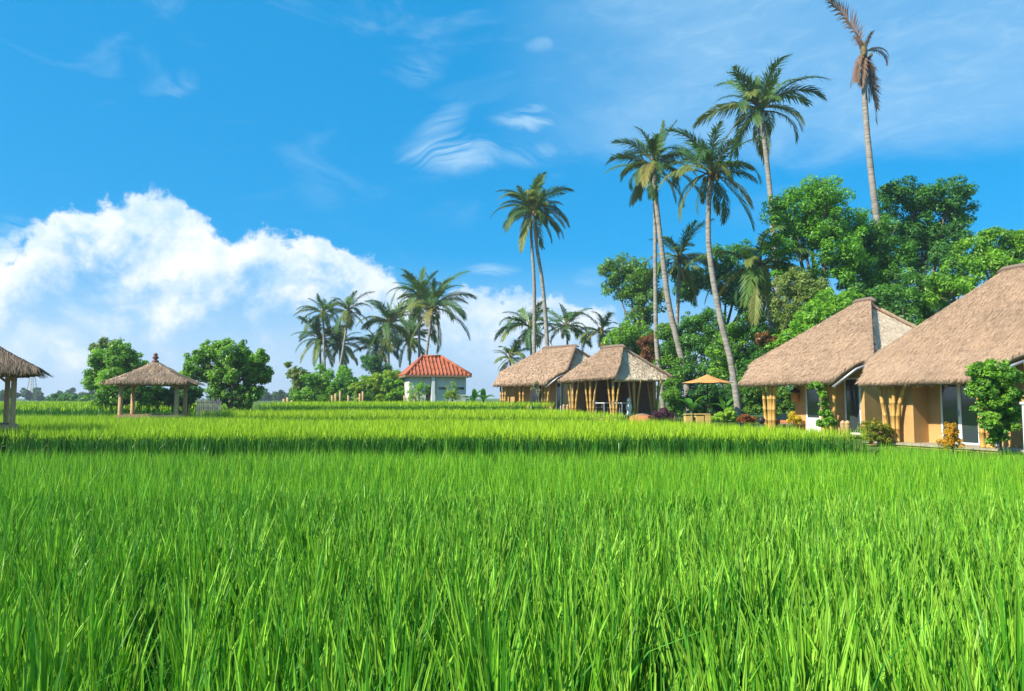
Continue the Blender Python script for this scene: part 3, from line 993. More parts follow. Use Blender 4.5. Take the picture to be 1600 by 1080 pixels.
def hut(label, EL, ang, z0, s=1.0, L=4.7, ridge=(2.1, 2.8), apex=5.35, v_apex=4.5, eave=2.1, vis=1.0, ext=1.2, over=(.6, .8), seed=1, straw_n=9000, w=.011, z_off=0):
    t = thing('thatched_bungalow', label, 'bungalow', (EL[0], EL[1], z0), ang, 'thatched bungalows along the garden')
    t.scale = (s, s, s)
    ze = eave + ext * .72
    ol, orr = over
    vb = 2 * v_apex - ext
    # slopes: the front one runs down over the veranda, ends tuck under it
    st = []
    rows = [((0.0, 0, eave - .05), (L, 0, eave)), ((-.10, .35, eave + .23), (L + .12, .35, eave + .28)), ((-.32, .8, eave + .55), (L + .42, .8, eave + .66)),
            ((-ol, ext, ze - .03), (L + orr, ext, ze + .02)), ((ridge[0], v_apex, apex), (ridge[1], v_apex, apex + .03))]
    mb, full = thatch_patch(rows, 26, .19, TH)
    mb.build('thatch_slope', M['thatch'], t, True)
    st.append(straws(full, straw_n, TH, seed, w=w, fringe=900))
    i = .27
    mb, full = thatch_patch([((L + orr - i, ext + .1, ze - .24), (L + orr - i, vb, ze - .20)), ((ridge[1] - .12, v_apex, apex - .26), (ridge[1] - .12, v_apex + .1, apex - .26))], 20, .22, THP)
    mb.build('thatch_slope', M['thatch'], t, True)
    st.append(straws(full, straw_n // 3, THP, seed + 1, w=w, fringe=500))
    mb, full = thatch_patch([((-ol + i, vb, ze - .15), (-ol + i, ext + .1, ze - .18)), ((ridge[0] + .05, v_apex + .1, apex - .16), (ridge[0] + .05, v_apex, apex - .16))], 20, .22, TH)
    mb.build('thatch_slope', M['thatch'], t, True)
    st.append(straws(full, straw_n // 6, TH, seed + 2, w=w, fringe=300))
    mb, full = thatch_patch([((L + orr - .2, vb, ze - .14), (-ol + .2, vb, ze - .14)), ((ridge[1], v_apex + .06, apex - .10), (ridge[0], v_apex + .06, apex - .10))], 20, .14, TH)
    mb.build('thatch_slope', M['thatch'], t, True)
    # ragged hip edge on the right, its straw darkened as painted shadow; ridge roll
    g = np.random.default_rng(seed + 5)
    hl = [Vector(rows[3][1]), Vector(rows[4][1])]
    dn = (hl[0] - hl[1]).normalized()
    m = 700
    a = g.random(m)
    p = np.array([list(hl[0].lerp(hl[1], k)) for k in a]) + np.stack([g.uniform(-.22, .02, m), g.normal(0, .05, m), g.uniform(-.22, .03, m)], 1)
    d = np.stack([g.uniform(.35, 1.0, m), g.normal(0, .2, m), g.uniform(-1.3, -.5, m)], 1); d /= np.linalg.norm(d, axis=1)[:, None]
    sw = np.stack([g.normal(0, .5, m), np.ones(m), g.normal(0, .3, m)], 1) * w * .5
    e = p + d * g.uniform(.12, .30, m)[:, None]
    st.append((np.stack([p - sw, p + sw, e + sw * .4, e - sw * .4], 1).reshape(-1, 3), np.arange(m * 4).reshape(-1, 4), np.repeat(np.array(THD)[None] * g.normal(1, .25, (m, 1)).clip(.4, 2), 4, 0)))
    V, Fc, c = join(st)
    o = link('straw', np_mesh('straw', V, Fc, M['straw'], np.clip(c, .02, .8)), t)
    o['kind'] = 'stuff'
    b = MB()
    b.tube([(ridge[0] - .22, v_apex, apex - .08), (ridge[0], v_apex, apex + .04), ((ridge[0] + ridge[1]) / 2, v_apex, apex + .05), (ridge[1], v_apex, apex + .06), (ridge[1] + .22, v_apex, apex - .06)], [.05, .09, .09, .09, .05], 10, THD)
    b.build('ridge_roll', M['thatch'], t, True)
    # bamboo under the edges: eave pole, rake pole, rafters
    b = MB(); pole(b, (.05, .22, eave - .17), (L - .02, .22, eave - .12), .04); b.build('eave_pole', M['bamboo'], t, True)
    b = MB(); b.tube([(L - .02, .06, eave - .30), (L + .36, .8, eave + .34), (L + orr - .1, ext, ze - .30)], [.055, .055, .05], 8); b.build('rake_pole', M['metal'], t, True)
    for k in range(9):
        b = MB()
        u = .3 + k * (L - .6) / 8
        b.tube([(u, .1, eave - .26), (u, ext + 1.2, eave - .26 + (ext + 1.1) * .74)], .035, 6)
        b.build('rafter', M['bamboo'], t, True)
    b = MB(); b.tube([(L + orr - .35, ext + .25, ze - .42), (L + orr - .35, vb - .3, ze - .40)], .05, 8); b.build('eave_pole', M['bamboo'], t, True)
    return t, ze


VANG = math.atan2(-.906, .42)
# hut A (nearest, right edge) and hut B
ELA = at(1340, 578, 23.5)
A, zeA = hut('largest thatched bungalow, ochre walled, cut off by the right edge', (ELA.x, ELA.y), VANG, .86, .90, L=4.4, ridge=(2.4, 3.1), apex=5.95, seed=11, straw_n=16000)
ELB = at(1155, 598, 31.5)
B, zeB = hut('thatched bungalow behind the umbrella palm, second from the right, with a lantern by its door', (ELB.x, ELB.y), VANG, .86, 1.02, L=4.75, apex=5.3, eave=2.0, seed=21, straw_n=12000, w=.014)
ELC = at(770, 598, 53.5)
CANG = math.radians(-45)
Ch, zeC = hut('long ridged thatched bungalow left of the open pavilion', (ELC.x, ELC.y), CANG, 1.16, 1.05, L=4.9, ridge=(.9, 3.9), apex=4.55, v_apex=4.2, eave=1.98, seed=31, straw_n=5000, w=.03)


def platform(t, u0, u1, v0, v1, h=.45):
    b = MB()
    b.box(u0, u1, v0, v1, -.07, -.003)
    b.build('floor_slab', M['stone'], t)
    b = MB()
    b.box(u0 + .06, u1 - .06, v0 + .06, v1, -h, -.073)
    b.build('plinth', M['curb'], t)


def walls(name, t, mat, boxes):
    b = MB()
    for x in boxes:
        b.box(*x)
    b.build(name, mat, t)


# --- hut A details (local coordinates: u along the front, v inward)
platform(A, -.1, 5.4, .25, 7.6)
walls('wall', A, M['plaster'], [(.35, 1.55, .72, 1.5, 0, 2.45)])
walls('wall', A, M['plaster'], [(1.55, 2.02, 1.45, 1.6, 0, 2.75), (2.02, 3.95, 1.46, 1.59, 2.12, 2.75), (3.95, 4.9, 1.45, 1.6, 0, 2.75)])
walls('wall', A, M['plaster'], [(.35, .5, 1.5, 7.2, 0, 2.75), (.5, 4.9, 7.05, 7.2, 0, 2.75)])
walls('wall', A, M['plaster'], [(4.75, 4.9, 1.6, 2.3, 0, 2.75), (4.755, 4.895, 2.3, 4.2, 2.1, 2.75), (4.75, 4.9, 4.2, 7.05, 0, 2.75)])
door(A, 2.02, 3.95, 1.50, 0, 2.12, 3, .0)
door(A, 2.3, 4.2, 4.85, 0, 2.1, 2, .0, axis='v')
cluster(A, .98, .42, 0, 2.28, [(-.10, 0, -.52, .02, (-.03, 0, 0)), (.0, .06, -.14, .08, (0, 0, 0)), (.07, -.05, .14, -.02, (-.02, 0, 0)), (.15, .05, .58, .07, (-.16, 0, 0))], .07)
cluster(A, 4.15, .45, 0, 2.28, [(-.12, 0, -.22, .02, (0, 0, 0)), (.04, .04, .04, .06, (0, 0, 0)), (.17, -.02, .35, .02, (0, 0, 0))], .085)
cluster(A, 5.2, 1.3, 0, 2.6, [(0, 0, -.05, .02, (0, 0, 0))], .075)
# --- hut B
platform(B, 0, 5.2, .3, 7.4)
walls('wall', B, M['plaster'], [(1.72, 2.3, 1.3, 1.45, 0, 2.7), (2.3, 3.0, 1.31, 1.44, 2.05, 2.7), (3.0, 4.15, 1.3, 1.45, 0, 2.7), (4.15, 4.85, 1.31, 1.44, 2.05, 2.7), (4.85, 5.0, 1.3, 1.45, 0, 2.7)])
walls('wall', B, M['plaster'], [(1.72, 1.87, 1.45, 7.0, 0, 2.7), (1.87, 5.0, 6.85, 7.0, 0, 2.7)])
walls('wall', B, M['plaster'], [(4.85, 5.0, 1.45, 6.85, 0, 2.7)])
door(B, 2.3, 3.0, 1.34, 0, 2.05, 1, .55)
door(B, 4.15, 4.85, 1.34, 0, 2.05, 1, 0)
cluster(B, 1.12, .45, 0, 2.2, [(-.1, 0, -.28, .02, (0, 0, 0)), (.03, .04, .0, .05, (0, 0, 0)), (.16, -.02, .2, .02, (0, 0, 0)), (.26, .04, .42, .04, (-.04, 0, 0))], .075)
cluster(B, 3.95, .5, 0, 2.2, [(-.1, 0, -.2, .02, (0, 0, 0)), (.06, .04, .06, .05, (0, 0, 0)), (.36, -.02, .44, .02, (0, 0, 0))], .075)
# --- hut C
platform(Ch, 0, 5.2, .3, 7.0)
walls('wall', Ch, M['plaster'], [(.15, 1.35, .75, 1.5, 0, 2.2)])
walls('wall', Ch, M['plaster'], [(1.35, 2.2, 1.45, 1.6, 0, 2.6), (2.2, 3.6, 1.46, 1.59, 2.0, 2.6), (3.6, 4.5, 1.45, 1.6, 0, 2.6), (4.5, 5.05, 1.46, 1.59, 2.0, 2.6)])
walls('wall', Ch, M['paleplaster'], [(.15, .3, 1.5, 6.9, 0, 2.6), (.3, 5.05, 6.75, 6.9, 0, 2.6), (4.9, 5.05, 1.6, 6.75, 0, 2.6)])
door(Ch, 2.2, 3.6, 1.50, 0, 2.0, 2, 0)
door(Ch, 4.5, 4.9, 1.50, 0, 2.0, 1, 0)
cluster(Ch, .5, .42, 0, 2.1, [(-.1, 0, -.2, .02, (0, 0, 0)), (.05, .04, .02, .05, (0, 0, 0)), (.22, -.02, .34, .02, (0, 0, 0))], .08)
cluster(Ch, 2.3, .45, 0, 2.1, [(-.1, 0, -.2, .02, (0, 0, 0)), (.1, .04, .15, .05, (0, 0, 0))], .08)
cluster(Ch, 4.3, .45, 0, 2.1, [(-.1, 0, -.15, .02, (0, 0, 0)), (.06, .04, .06, .05, (0, 0, 0)), (.26, -.02, .5, .02, (0, 0, 0))], .08)

# --- open pavilion D
ELD = at(872, 592, 46.5)
D = thing('thatched_pavilion', 'open sided thatched pavilion on splayed bamboo posts', 'pavilion', (ELD.x, ELD.y, 1.16), CANG)
Ld, Wd, zd, ad = 4.45, 6.2, 2.32, 4.25
st = []
for rows, col, nn in (
        ([((0, 0, zd - .16), (Ld, 0, zd)), ((.45, 1.25, zd + .72), (Ld - .55, 1.25, zd + .80)), ((1.15, 3.1, ad), (2.75, 3.1, ad + .03))], TH, 5000),
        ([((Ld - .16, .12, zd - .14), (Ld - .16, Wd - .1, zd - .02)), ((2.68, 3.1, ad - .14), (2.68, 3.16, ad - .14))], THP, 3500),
        ([((.16, Wd, zd - .08), (.16, .1, zd - .2)), ((1.2, 3.16, ad - .14), (1.2, 3.1, ad - .14))], TH, 600),
        ([((Ld, Wd, zd + .1), (0, Wd, zd)), ((2.75, 3.16, ad), (1.15, 3.16, ad))], TH, 600)):
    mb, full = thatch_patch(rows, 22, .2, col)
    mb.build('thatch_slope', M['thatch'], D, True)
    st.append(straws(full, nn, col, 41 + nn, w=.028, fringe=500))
V, Fc, c = join(st)
o = link('straw', np_mesh('straw', V, Fc, M['straw'], np.clip(c, .02, .8)), D); o['kind'] = 'stuff'
b = MB(); b.tube([(.95, 3.1, ad - .05), (1.2, 3.1, ad + .05), (2.7, 3.1, ad + .08), (2.95, 3.1, ad - .05)], [.06, .10, .10, .06], 10, THD); b.build('ridge_roll', M['thatch'], D, True)
platform(D, .1, Ld - .1, .2, Wd - .2, .5)
walls('wall', D, M['wood'], [(.15, .3, 1.0, Wd - .4, 0, 2.1), (.3, 3.3, Wd - .55, Wd - .4, 0, 2.15)])
for u, v, sp in ((.75, .5, 1), (2.15, .5, 1), (3.85, .55, 1), (3.95, 2.5, 1), (3.95, 4.6, 1.1), (3.3, 5.6, .7)):
    cluster(D, u, v, 0, 2.2, [(-.14, 0, -.46 * sp, .06, (0, 0, 0)), (-.02, .06, -.14, .10, (0, 0, 0)), (.08, -.05, .10, -.10, (0, 0, 0)), (.16, .05, .48 * sp, .05, (-.05, 0, 0))], .06)
for k in range(5):
    b = MB(); b.tube([(.4 + k * .95, .15, zd - .1), (1.2 + k * .38, 2.9, ad - .35)], .04, 6); b.build('rafter', M['bamboo'], D, True)
for p, q in (((.1, .35, zd - .2), (Ld - .2, .35, zd - .08)), ((Ld - .4, .3, zd - .12), (Ld - .4, Wd - .3, zd - .05))):
    b = MB(); pole(b, p, q, .05); b.build('eave_pole', M['bamboo'], D, True)


# ------------------------------------------------------------------ gazebos
def gazebo(label, px, d, h, yaw, z_eave, z_apex, z_floor, inset, zg, pr=.10, seed=3, w=.022, dark=1.0):
    p = at(px, 622, d)
    t = thing('thatched_gazebo', label, 'gazebo', (p.x, p.y, 0), math.radians(yaw), 'thatched gazebos in the rice')
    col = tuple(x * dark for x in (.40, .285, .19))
    st = []
    for k in range(4):
        R = Matrix.Rotation(k * math.pi / 2, 3, 'Z')
        f = lambda x, y, z: tuple(R @ Vector((x, y, z)))
        rows = [(f(-h, -h, z_eave), f(h, -h, z_eave)), (f(-h * .5, -h * .5, z_eave + (z_apex - z_eave) * .46), f(h * .5, -h * .5, z_eave + (z_apex - z_eave) * .46)), (f(-.05, -.05, z_apex), f(.05, -.05, z_apex))]
        mb, full = thatch_patch(rows, 18, .2, col, .03)
        mb.build('thatch_slope', M['thatch'], t, True)
        st.append(straws(full, 1500, col, seed + k, w=w, ln=.4, fringe=420, flen=.2))
    V, Fc, c = join(st)
    o = link('straw', np_mesh('straw', V, Fc, M['straw'], np.clip(c, .02, .8)), t); o['kind'] = 'stuff'
    b = MB()
    b.lathe([(.15, -.06), (.16, .04), (.09, .08), (.08, .12), (.14, .17), (.15, .22), (.07, .28), (.11, .33), (.08, .38), (.02, .43)], 10, (0, 0, z_apex))
    b.build('finial', M['finial'], t, True)
    q = h * inset
    for sx, sy in ((-1, -1), (1, -1), (1, 1), (-1, 1)):
        b = MB()
        b.tube([(sx * q * 1.02, sy * q * 1.02, zg - .2), (sx * q, sy * q, z_floor), (sx * q, sy * q, z_eave + .12)], [pr * 1.05, pr, pr * .95], 10)
        b.build('post', M['palewood'], t, True)
        for ax in (0, 1):
            b = MB()
            e = (sx * q * (.62 if ax == 0 else 1), sy * q * (.62 if ax else 1), z_eave + .0)
            b.tube([(sx * q, sy * q, z_eave - .38), e], .04, 6)
            b.build('brace', M['palewood'], t, True)
    for k in range(4):
        R = Matrix.Rotation(k * math.pi / 2, 3, 'Z')
        b = MB(); b.box(-q - .1, q + .1, -q - .05, -q + .05, z_eave - .06, z_eave + .08)
        b.v = [tuple(R @ Vector(v)) for v in b.v]
        b.build('beam', M['palewood'], t)
        b = MB(); b.box(-q - .14, q + .14, -q - .16, -q - .06, z_floor - .14, z_floor - .002)
        b.v = [tuple(R @ Vector(v) + Vector((0, 0, .002 * (k % 2)))) for v in b.v]
        b.build('deck_edge', M['palewood'], t)
    nb = 12
    for k in range(nb):
        b = MB(); a = -q - .05 + k * (2 * q + .1) / nb
        b.box(a + .01, a + (2 * q + .1) / nb - .01, -q - .055, q + .055, z_floor - .07, z_floor - .02)
        b.build('deck_plank', M['wood'], t)
    return t


gazebo('thatched gazebo with a knobbed finial standing alone in the rice', 241, 36, 1.71, 14.6, 3.0, 3.95, 1.42, .70, Z2, seed=51)
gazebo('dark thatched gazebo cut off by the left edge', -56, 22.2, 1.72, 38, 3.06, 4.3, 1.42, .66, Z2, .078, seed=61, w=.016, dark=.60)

# ------------------------------------------------------------------ red tiled house
hp = at(634, 583, 62)
H = thing('tiled_house', 'small grey walled house under a red tiled hip roof', 'house', (hp.x, hp.y, Z4), math.radians(15))
W_, Dp, he, hr = 5.55, 4.8, 3.0, 4.65
pts = [(0, 0, he), (W_, 0, he), (W_, Dp, he), (0, Dp, he), (1.75, Dp / 2, hr), (W_ - 2.2, Dp / 2, hr)]
b = MB(); b.add(pts, [(0, 1, 5, 4), (1, 2, 5), (2, 3, 4, 5), (3, 0, 4), (3, 2, 1, 0)]); b.build('roof', M['tile'], H)
b = MB()


def ribs(b, e0, e1, r0, r1, n):
    e0, e1, r0, r1 = map(Vector, (e0, e1, r0, r1))
    dirv = (e1 - e0).normalized()
    rise = ((r0 + r1) / 2 - (e0 + e1) / 2); rise = rise - dirv * rise.dot(dirv)
    Lr0 = (r0 - e0).dot(dirv); Lr1 = (r1 - e0).dot(dirv); LE = (e1 - e0).length
    for k in range(n):
        x = (k + .5) / n * LE
        if x < Lr0:
            f = x / Lr0
        elif x > Lr1:
            f = (LE - x) / (LE - Lr1)
        else:
            f = 1.0
        p = e0 + dirv * x
        m = 5
        path = [p + rise * f * i / m + Vector((0, 0, .05 - .02 * (i % 2))) for i in range(m + 1)]
        b.tube(path, .075, 6)


ribs(b, pts[0], pts[1], pts[4], pts[5], 17)
ribs(b, pts[3], pts[0], pts[4], pts[4], 14)
ribs(b, pts[1], pts[2], pts[5], pts[5], 14)
o = b.build('roof_tiles', M['tile'], H, True); o['kind'] = 'stuff'
b = MB()
for p, q in ((0, 4), (1, 5), (2, 5), (3, 4), (4, 5)):
    b.tube([Vector(pts[p]) + Vector((0, 0, .06)), Vector(pts[q]) + Vector((0, 0, .08))], .12, 8)
b.build('ridge_tiles', M['tile'], H, True)
b = MB(); b.box(-.06, W_ + .06, -.06, Dp + .06, he - .16, he - .003); b.build('fascia', M['wood'], H)
walls('wall', H, M['greywall'], [(.35, 1.75, .4, .55, 0, he - .165), (2.15, W_ - .35, .4, .55, 0, he - .165), (1.75, 2.15, .41, .54, 2.1, he - .165)])
walls('wall', H, M['greywall'], [(.35, .5, .55, Dp - .4, 0, he - .165), (W_ - .5, W_ - .35, .55, Dp - .4, 0, he - .165), (.5, W_ - .5, Dp - .55, Dp - .4, 0, he - .165)])
b = MB(); b.box(1.76, 2.14, .48, .52, 0, 2.1); b.build('door', M['darkwood'], H)
b = MB(); b.box(2.2, 2.45, .05, .3, 0, he - .165); b.build('pillar', M['white'], H)
for u in (2.75, 4.35):
    b = MB(); b.box(u, u + .75, .375, .398, 1.75, 2.05); w_ = b.build('window', M['white'], H)
    b = MB(); b.box(u + .05, u + .70, .36, .374, 1.79, 2.01); b.build('pane', M['glass'], w_)
b = MB(); b.box(3.1, 5.0, .30, .396, 0, .55); b.build('base_panel', M['terracotta'], H)

# ------------------------------------------------------------------ palms placed
palm('leaning coconut palm with a curved trunk, right of the pair at centre', 50, [(1022, 258), (1024, 300), (1034, 390), (1046, 480), (1068, 575)], .27, 4.1, 3)
palm('straight thin trunked coconut palm just behind the curved one', 52, [(1019, 272), (1023, 330), (1024, 450), (1026, 540), (1034, 610)], .22, 3.4, 4, (('mid', 3), ('flat', 3), ('low', 3)), nuts=3)
palm('coconut palm with a bowed trunk that ends beside the orange umbrella', 41, [(1112, 272), (1108, 310), (1108, 390), (1124, 490), (1143, 570), (1155, 655)], .24, 3.7, 8)
palm('highest green coconut palm, crown leaning over the round treetop', 48, [(1188, 172), (1194, 215), (1205, 320), (1214, 440), (1218, 540)], .26, 4.5, 12)
palm('tall dying palm with a bare trunk and brown hanging fronds', 44, [(1350, 82), (1351, 150), (1357, 230), (1369, 335), (1385, 450)], .27, 3.0, 15,
     (('stub', 5), ('deadup', 178, 4.2), ('brownhang', 190, 2.5), ('brownhang', 165, 2.2), ('brownhang', 230, 2.6), ('brownhang', 210, 2.3), ('brownlow', 0, 1.9), ('brownlow', -35, 1.7), ('brownhang', 20, 2.0), ('brown', 10, 3.6), ('brown', 340, 4.4), ('brown', 355, 3.0)), nuts=4)
palm('far coconut palm, left trunk of the crossing pair left of centre', 62, [(829, 325), (830, 370), (834, 430), (835, 490), (834, 600)], .22, 3.9, 18, (('up', 4), ('mid', 5), ('flat', 5), ('low', 4)))
palm('far coconut palm with the bowed trunk of the crossing pair', 61, [(836, 333), (838, 380), (847, 440), (854, 520), (856, 600)], .24, 3.9, 22, nuts=4)
SM = (('spear', 1), ('up', 5), ('mid', 6), ('flat', 5), ('low', 3))
for px, py, d, fl, sd, lb in ((828, 512, 66, 3.6, 31, 'short young palm at the left end of the long thatched ridge'),
                              (885, 510, 67, 3.4, 32, 'short palm rising right behind the long thatched ridge'),
                              (940, 520, 65, 3.0, 33, 'short palm showing between the two centre thatched roofs'),
                              (797, 560, 64, 2.4, 34, 'low dark palm peeking over the left eave of the long roof')):
    palm(lb, d, [(px, py), (px + 2, py + 40), (px + 1, 600)], .16, fl, sd, SM, nuts=0, group='short palms behind the bungalows')
palm('bushy palm half hidden behind the curved trunk, with brown fronds', 56, [(1062, 405), (1060, 450), (1056, 560)], .22, 3.6, 35, SM + (('hang', 3),), nuts=4)
palm('palm with long yellowish drooping fronds left of the round treetop', 43, [(1188, 418), (1200, 470), (1212, 560)], .22, 4.3, 36, (('mid', 5), ('flat', 6), ('low', 6), ('hang', 4)), nuts=4)
LF = 'palms of the far grove on the left'
for px, py, d, fl, sd, lb, bt in ((505, 490, 80, 3.3, 41, 'left palm of the two slim tops in the far grove', 508), (545, 486, 78, 3.2, 42, 'slim leaning palm with a long bare trunk in the far grove', 527),
                                  (500, 530, 82, 3.6, 43, 'squat palm below the two slim tops, far left of the grove', 503), (531, 540, 84, 3.4, 44, 'dark low palm in the gap of the far grove', 534),
                                  (608, 505, 78, 4.4, 45, 'full crowned palm standing left of the red roof', 606), (655, 462, 80, 4.0, 46, 'rear palm of the tallest pair above the red roof', 655),
                                  (676, 480, 74, 5.0, 47, 'big palm with yellow fronds right above the red roof', 660), (640, 530, 84, 4.0, 48, 'lower dark palm between the full crown and the red roof', 642),
                                  (588, 545, 84, 3.6, 49, 'low palm at the left foot of the full crowned palm', 590)):
    palm(lb, d, [(px, py), (px * .6 + bt * .4, py + 50), (bt, 600)], .2, fl, sd, None if fl > 3.3 else (('spear', 1), ('up', 5), ('mid', 6), ('flat', 5), ('low', 4)), nuts=3, group=LF, zb=Z4)

# ------------------------------------------------------------------ trees
TR = 'leafy trees behind the bungalows'
tree('broadleaf_tree', 'round dense tree with a bright left side, under the highest palm', 'tree', 42,
     [(1232, 332, 42), (1290, 308, 42), (1262, 325, 40), (1330, 345, 26), (1215, 385, 28), (1255, 372, 40), (1312, 378, 40), (1290, 350, 40), (1300, 425, 34), (1222, 425, 22), (1335, 410, 30)],
     15000, .17, (BR[0], (.085, .19, .018)), 1290, .3, 101, TR)
tree('broadleaf_tree', 'wide open crowned tree right of the dying palm', 'tree', 46,
     [(1395, 300, 26), (1425, 310, 36), (1480, 308, 34), (1505, 330, 22), (1450, 345, 42), (1495, 370, 32), (1410, 365, 30), (1440, 395, 40), (1480, 410, 36), (1380, 335, 18)],
     13000, .19, DK, 1440, .28, 102, TR)
tree('broadleaf_tree', 'shorter tree wedged between the round tree and the wide crowned one', 'tree', 43,
     [(1345, 380, 38), (1375, 365, 32), (1360, 415, 38), (1400, 400, 34), (1395, 440, 36), (1340, 440, 30)], 9000, .17, MD, 1370, .22, 103, TR)
tree('broadleaf_tree', 'bright tree above the nearest roof at the right edge', 'tree', 38,
     [(1515, 395, 30), (1550, 385, 32), (1590, 380, 34), (1625, 385, 36), (1505, 430, 32), (1550, 425, 38), (1600, 425, 40), (1480, 455, 34)], 12000, .17, (MD[0], BR[1]), 1560, .26, 104, TR)
tree('broadleaf_tree', 'dark tree filling the dip between the two right thatched roofs', 'tree', 40,
     [(1440, 450, 36), (1410, 480, 34), (1460, 485, 34), (1380, 470, 32), (1430, 520, 40), (1340, 470, 28)], 9000, .16, (DK[0], MD[1]), 1430, .22, 105, TR)
tree('broadleaf_tree', 'leaning tree with a lopsided airy crown behind the pavilion', 'tree', 60,
     [(955, 425, 22), (980, 415, 26), (1010, 430, 26), (965, 450, 24), (995, 455, 30), (1018, 470, 24), (1000, 495, 26)], 8000, .2, (OL[0], MD[1]), 1005, .24, 106, TR)
tree('broadleaf_tree', 'bright bushy tree low behind the pavilion roof', 'tree', 57,
     [(975, 522, 24), (1000, 520, 26), (960, 540, 20), (1010, 545, 24), (985, 550, 24)], 6000, .19, (MD[0], BR[1]), 990, .2, 107, TR)
tree('broadleaf_tree', 'dark background tree behind the bowed palm trunk', 'tree', 58,
     [(1120, 408, 26), (1155, 400, 28), (1090, 432, 24), (1135, 440, 34), (1175, 430, 30), (1075, 455, 22), (1165, 470, 34), (1060, 430, 18)], 9500, .22, DK, 1135, .26, 108, TR)
SH = 'shrubs and small trees in the garden'
tree('garden_shrub', 'tall mid green shrub mass behind the curved palm trunk', 'shrub', 50,
     [(1085, 505, 26), (1110, 500, 24), (1065, 535, 26), (1095, 540, 32), (1125, 530, 28), (1080, 575, 30), (1115, 575, 30)], 8500, .18, (DK[0], MD[1]), 1095, .12, 111, SH)
tree('garden_shrub', 'bright shrub behind the umbrella and bowed trunk', 'shrub', 46,
     [(1130, 545, 26), (1155, 520, 28), (1180, 505, 30), (1150, 565, 28), (1180, 550, 30), (1125, 580, 24), (1165, 590, 26)], 8500, .17, (MD[0], BR[1]), 1160, .12, 112, SH)
tree('garden_shrub', 'yellow green shrub between the two centre palm trunks', 'shrub', 52,
     [(1045, 520, 22), (1052, 548, 24), (1045, 575, 24), (1062, 585, 20)], 5000, .17, (BR[0], YG[0]), 1050, .1, 113, SH)
tree('garden_shrub', 'olive shrub with pale leaves left of the second thatched roof peak', 'shrub', 41,
     [(1240, 440, 28), (1265, 452, 30), (1225, 470, 26), (1250, 485, 28), (1230, 500, 24)], 7000, .14, (OL[0], (.15, .19, .05)), 1245, .12, 114, SH)
tree('garden_shrub', 'bright green shrub against the left slope of the second thatched roof', 'shrub', 38,
     [(1290, 470, 24), (1275, 495, 26), (1310, 480, 22), (1250, 520, 28), (1225, 540, 26), (1260, 510, 24), (1330, 465, 18)], 8500, .14, (BR[0], BR[1]), 1250, .1, 115, SH)
tree('garden_shrub', 'dark shrub tucked beside the left eave of the second bungalow', 'shrub', 42,
     [(1195, 525, 26), (1190, 555, 28), (1210, 560, 22), (1180, 580, 24)], 5000, .15, (DK[0], BR[0]), 1195, .1, 116, SH)
tree('garden_shrub', 'red and orange leaved shrub showing behind the pavilion peak', 'shrub', 54,
     [(1012, 535, 16), (1018, 555, 16), (1005, 562, 12)], 2200, .15, RD, 1014, .06, 117, SH)
tree('garden_shrub', 'red tinged shrub above the left eave of the second bungalow', 'shrub', 40, [(1192, 530, 13, -1.5), (1208, 535, 10, -1.5)], 1000, .13, ((.06, .032, .012), (.13, .065, .018)), 1198, .05, 118, SH)
tree('garden_shrub', 'narrow yellow green shrub standing right of the pavilion', 'shrub', 44,
     [(1052, 600, 13), (1050, 618, 15), (1055, 636, 15), (1062, 625, 12)], 3600, .12, (BR[0], YG[0]), 1053, .06, 119, SH)
tree('garden_shrub', 'dark hedge shrub below the umbrella', 'shrub', 45,
     [(1085, 625, 18), (1105, 615, 18), (1125, 625, 18), (1145, 625, 18), (1095, 642, 16), (1135, 645, 16)], 6000, .14, (DK[0], (.03, .09, .018)), 1110, .06, 120, SH)
tree('garden_shrub', 'dark hedge far behind the umbrella, down to the ground', 'shrub', 56,
     [(1045, 610, 18), (1070, 605, 18), (1095, 612, 18), (1120, 608, 18), (1145, 612, 18), (1170, 608, 18), (1195, 612, 18), (1220, 610, 18), (1245, 612, 16), (1060, 632, 16), (1090, 634, 16), (1120, 634, 16), (1150, 634, 16), (1180, 634, 16), (1210, 634, 16), (1235, 634, 16)], 9000, .18, DK, 1140, .06, 128, SH)
tree('garden_shrub', 'leafy shrub seen under the left eave of the second bungalow', 'shrub', 37,
     [(1175, 610, 16), (1180, 632, 18), (1195, 618, 15), (1222, 615, 14), (1228, 635, 15), (1205, 640, 14)], 5500, .11, (MD[0], YG[0]), 1195, .06, 121, SH)
tree('garden_shrub', 'low yellow green shrub at the foot of the bowed palm', 'shrub', 34,
     [(1128, 650, 9), (1140, 646, 10), (1118, 654, 7), (1150, 655, 7)], 2200, .08, (BR[1], YG[1]), 1136, .03, 122, SH)
tree('garden_shrub', 'small orange red shrub right of the bowed palm foot', 'shrub', 33, [(1164, 654, 8), (1174, 655, 7), (1156, 656, 5)], 1300, .07, ((.11, .035, .012), (.21, .08, .025)), 1166, .03, 123, SH)
tree('garden_shrub', 'yellow leaved shrub below the lantern', 'shrub', 28, [(1238, 648, 7), (1244, 655, 8), (1234, 656, 6)], 900, .06, YE, 1240, .03, 124, SH)
tree('garden_shrub', 'green shrub with yellow top at the corner of the nearest platform', 'shrub', 22.6,
     [(1352, 668, 11), (1370, 664, 12), (1385, 672, 11), (1362, 682, 12), (1380, 686, 12)], 3600, .05, (MD[0], YE[0]), 1370, .03, 125, SH, zb=.5)
tree('garden_shrub', 'yellow and orange shrub in front of the nearest glass doors', 'shrub', 20.0,
     [(1484, 668, 9), (1487, 681, 12), (1478, 692, 11), (1494, 693, 11)], 2400, .045, ((.21, .14, .01), (.34, .19, .018)), 1486, .03, 126, SH, zb=.5)
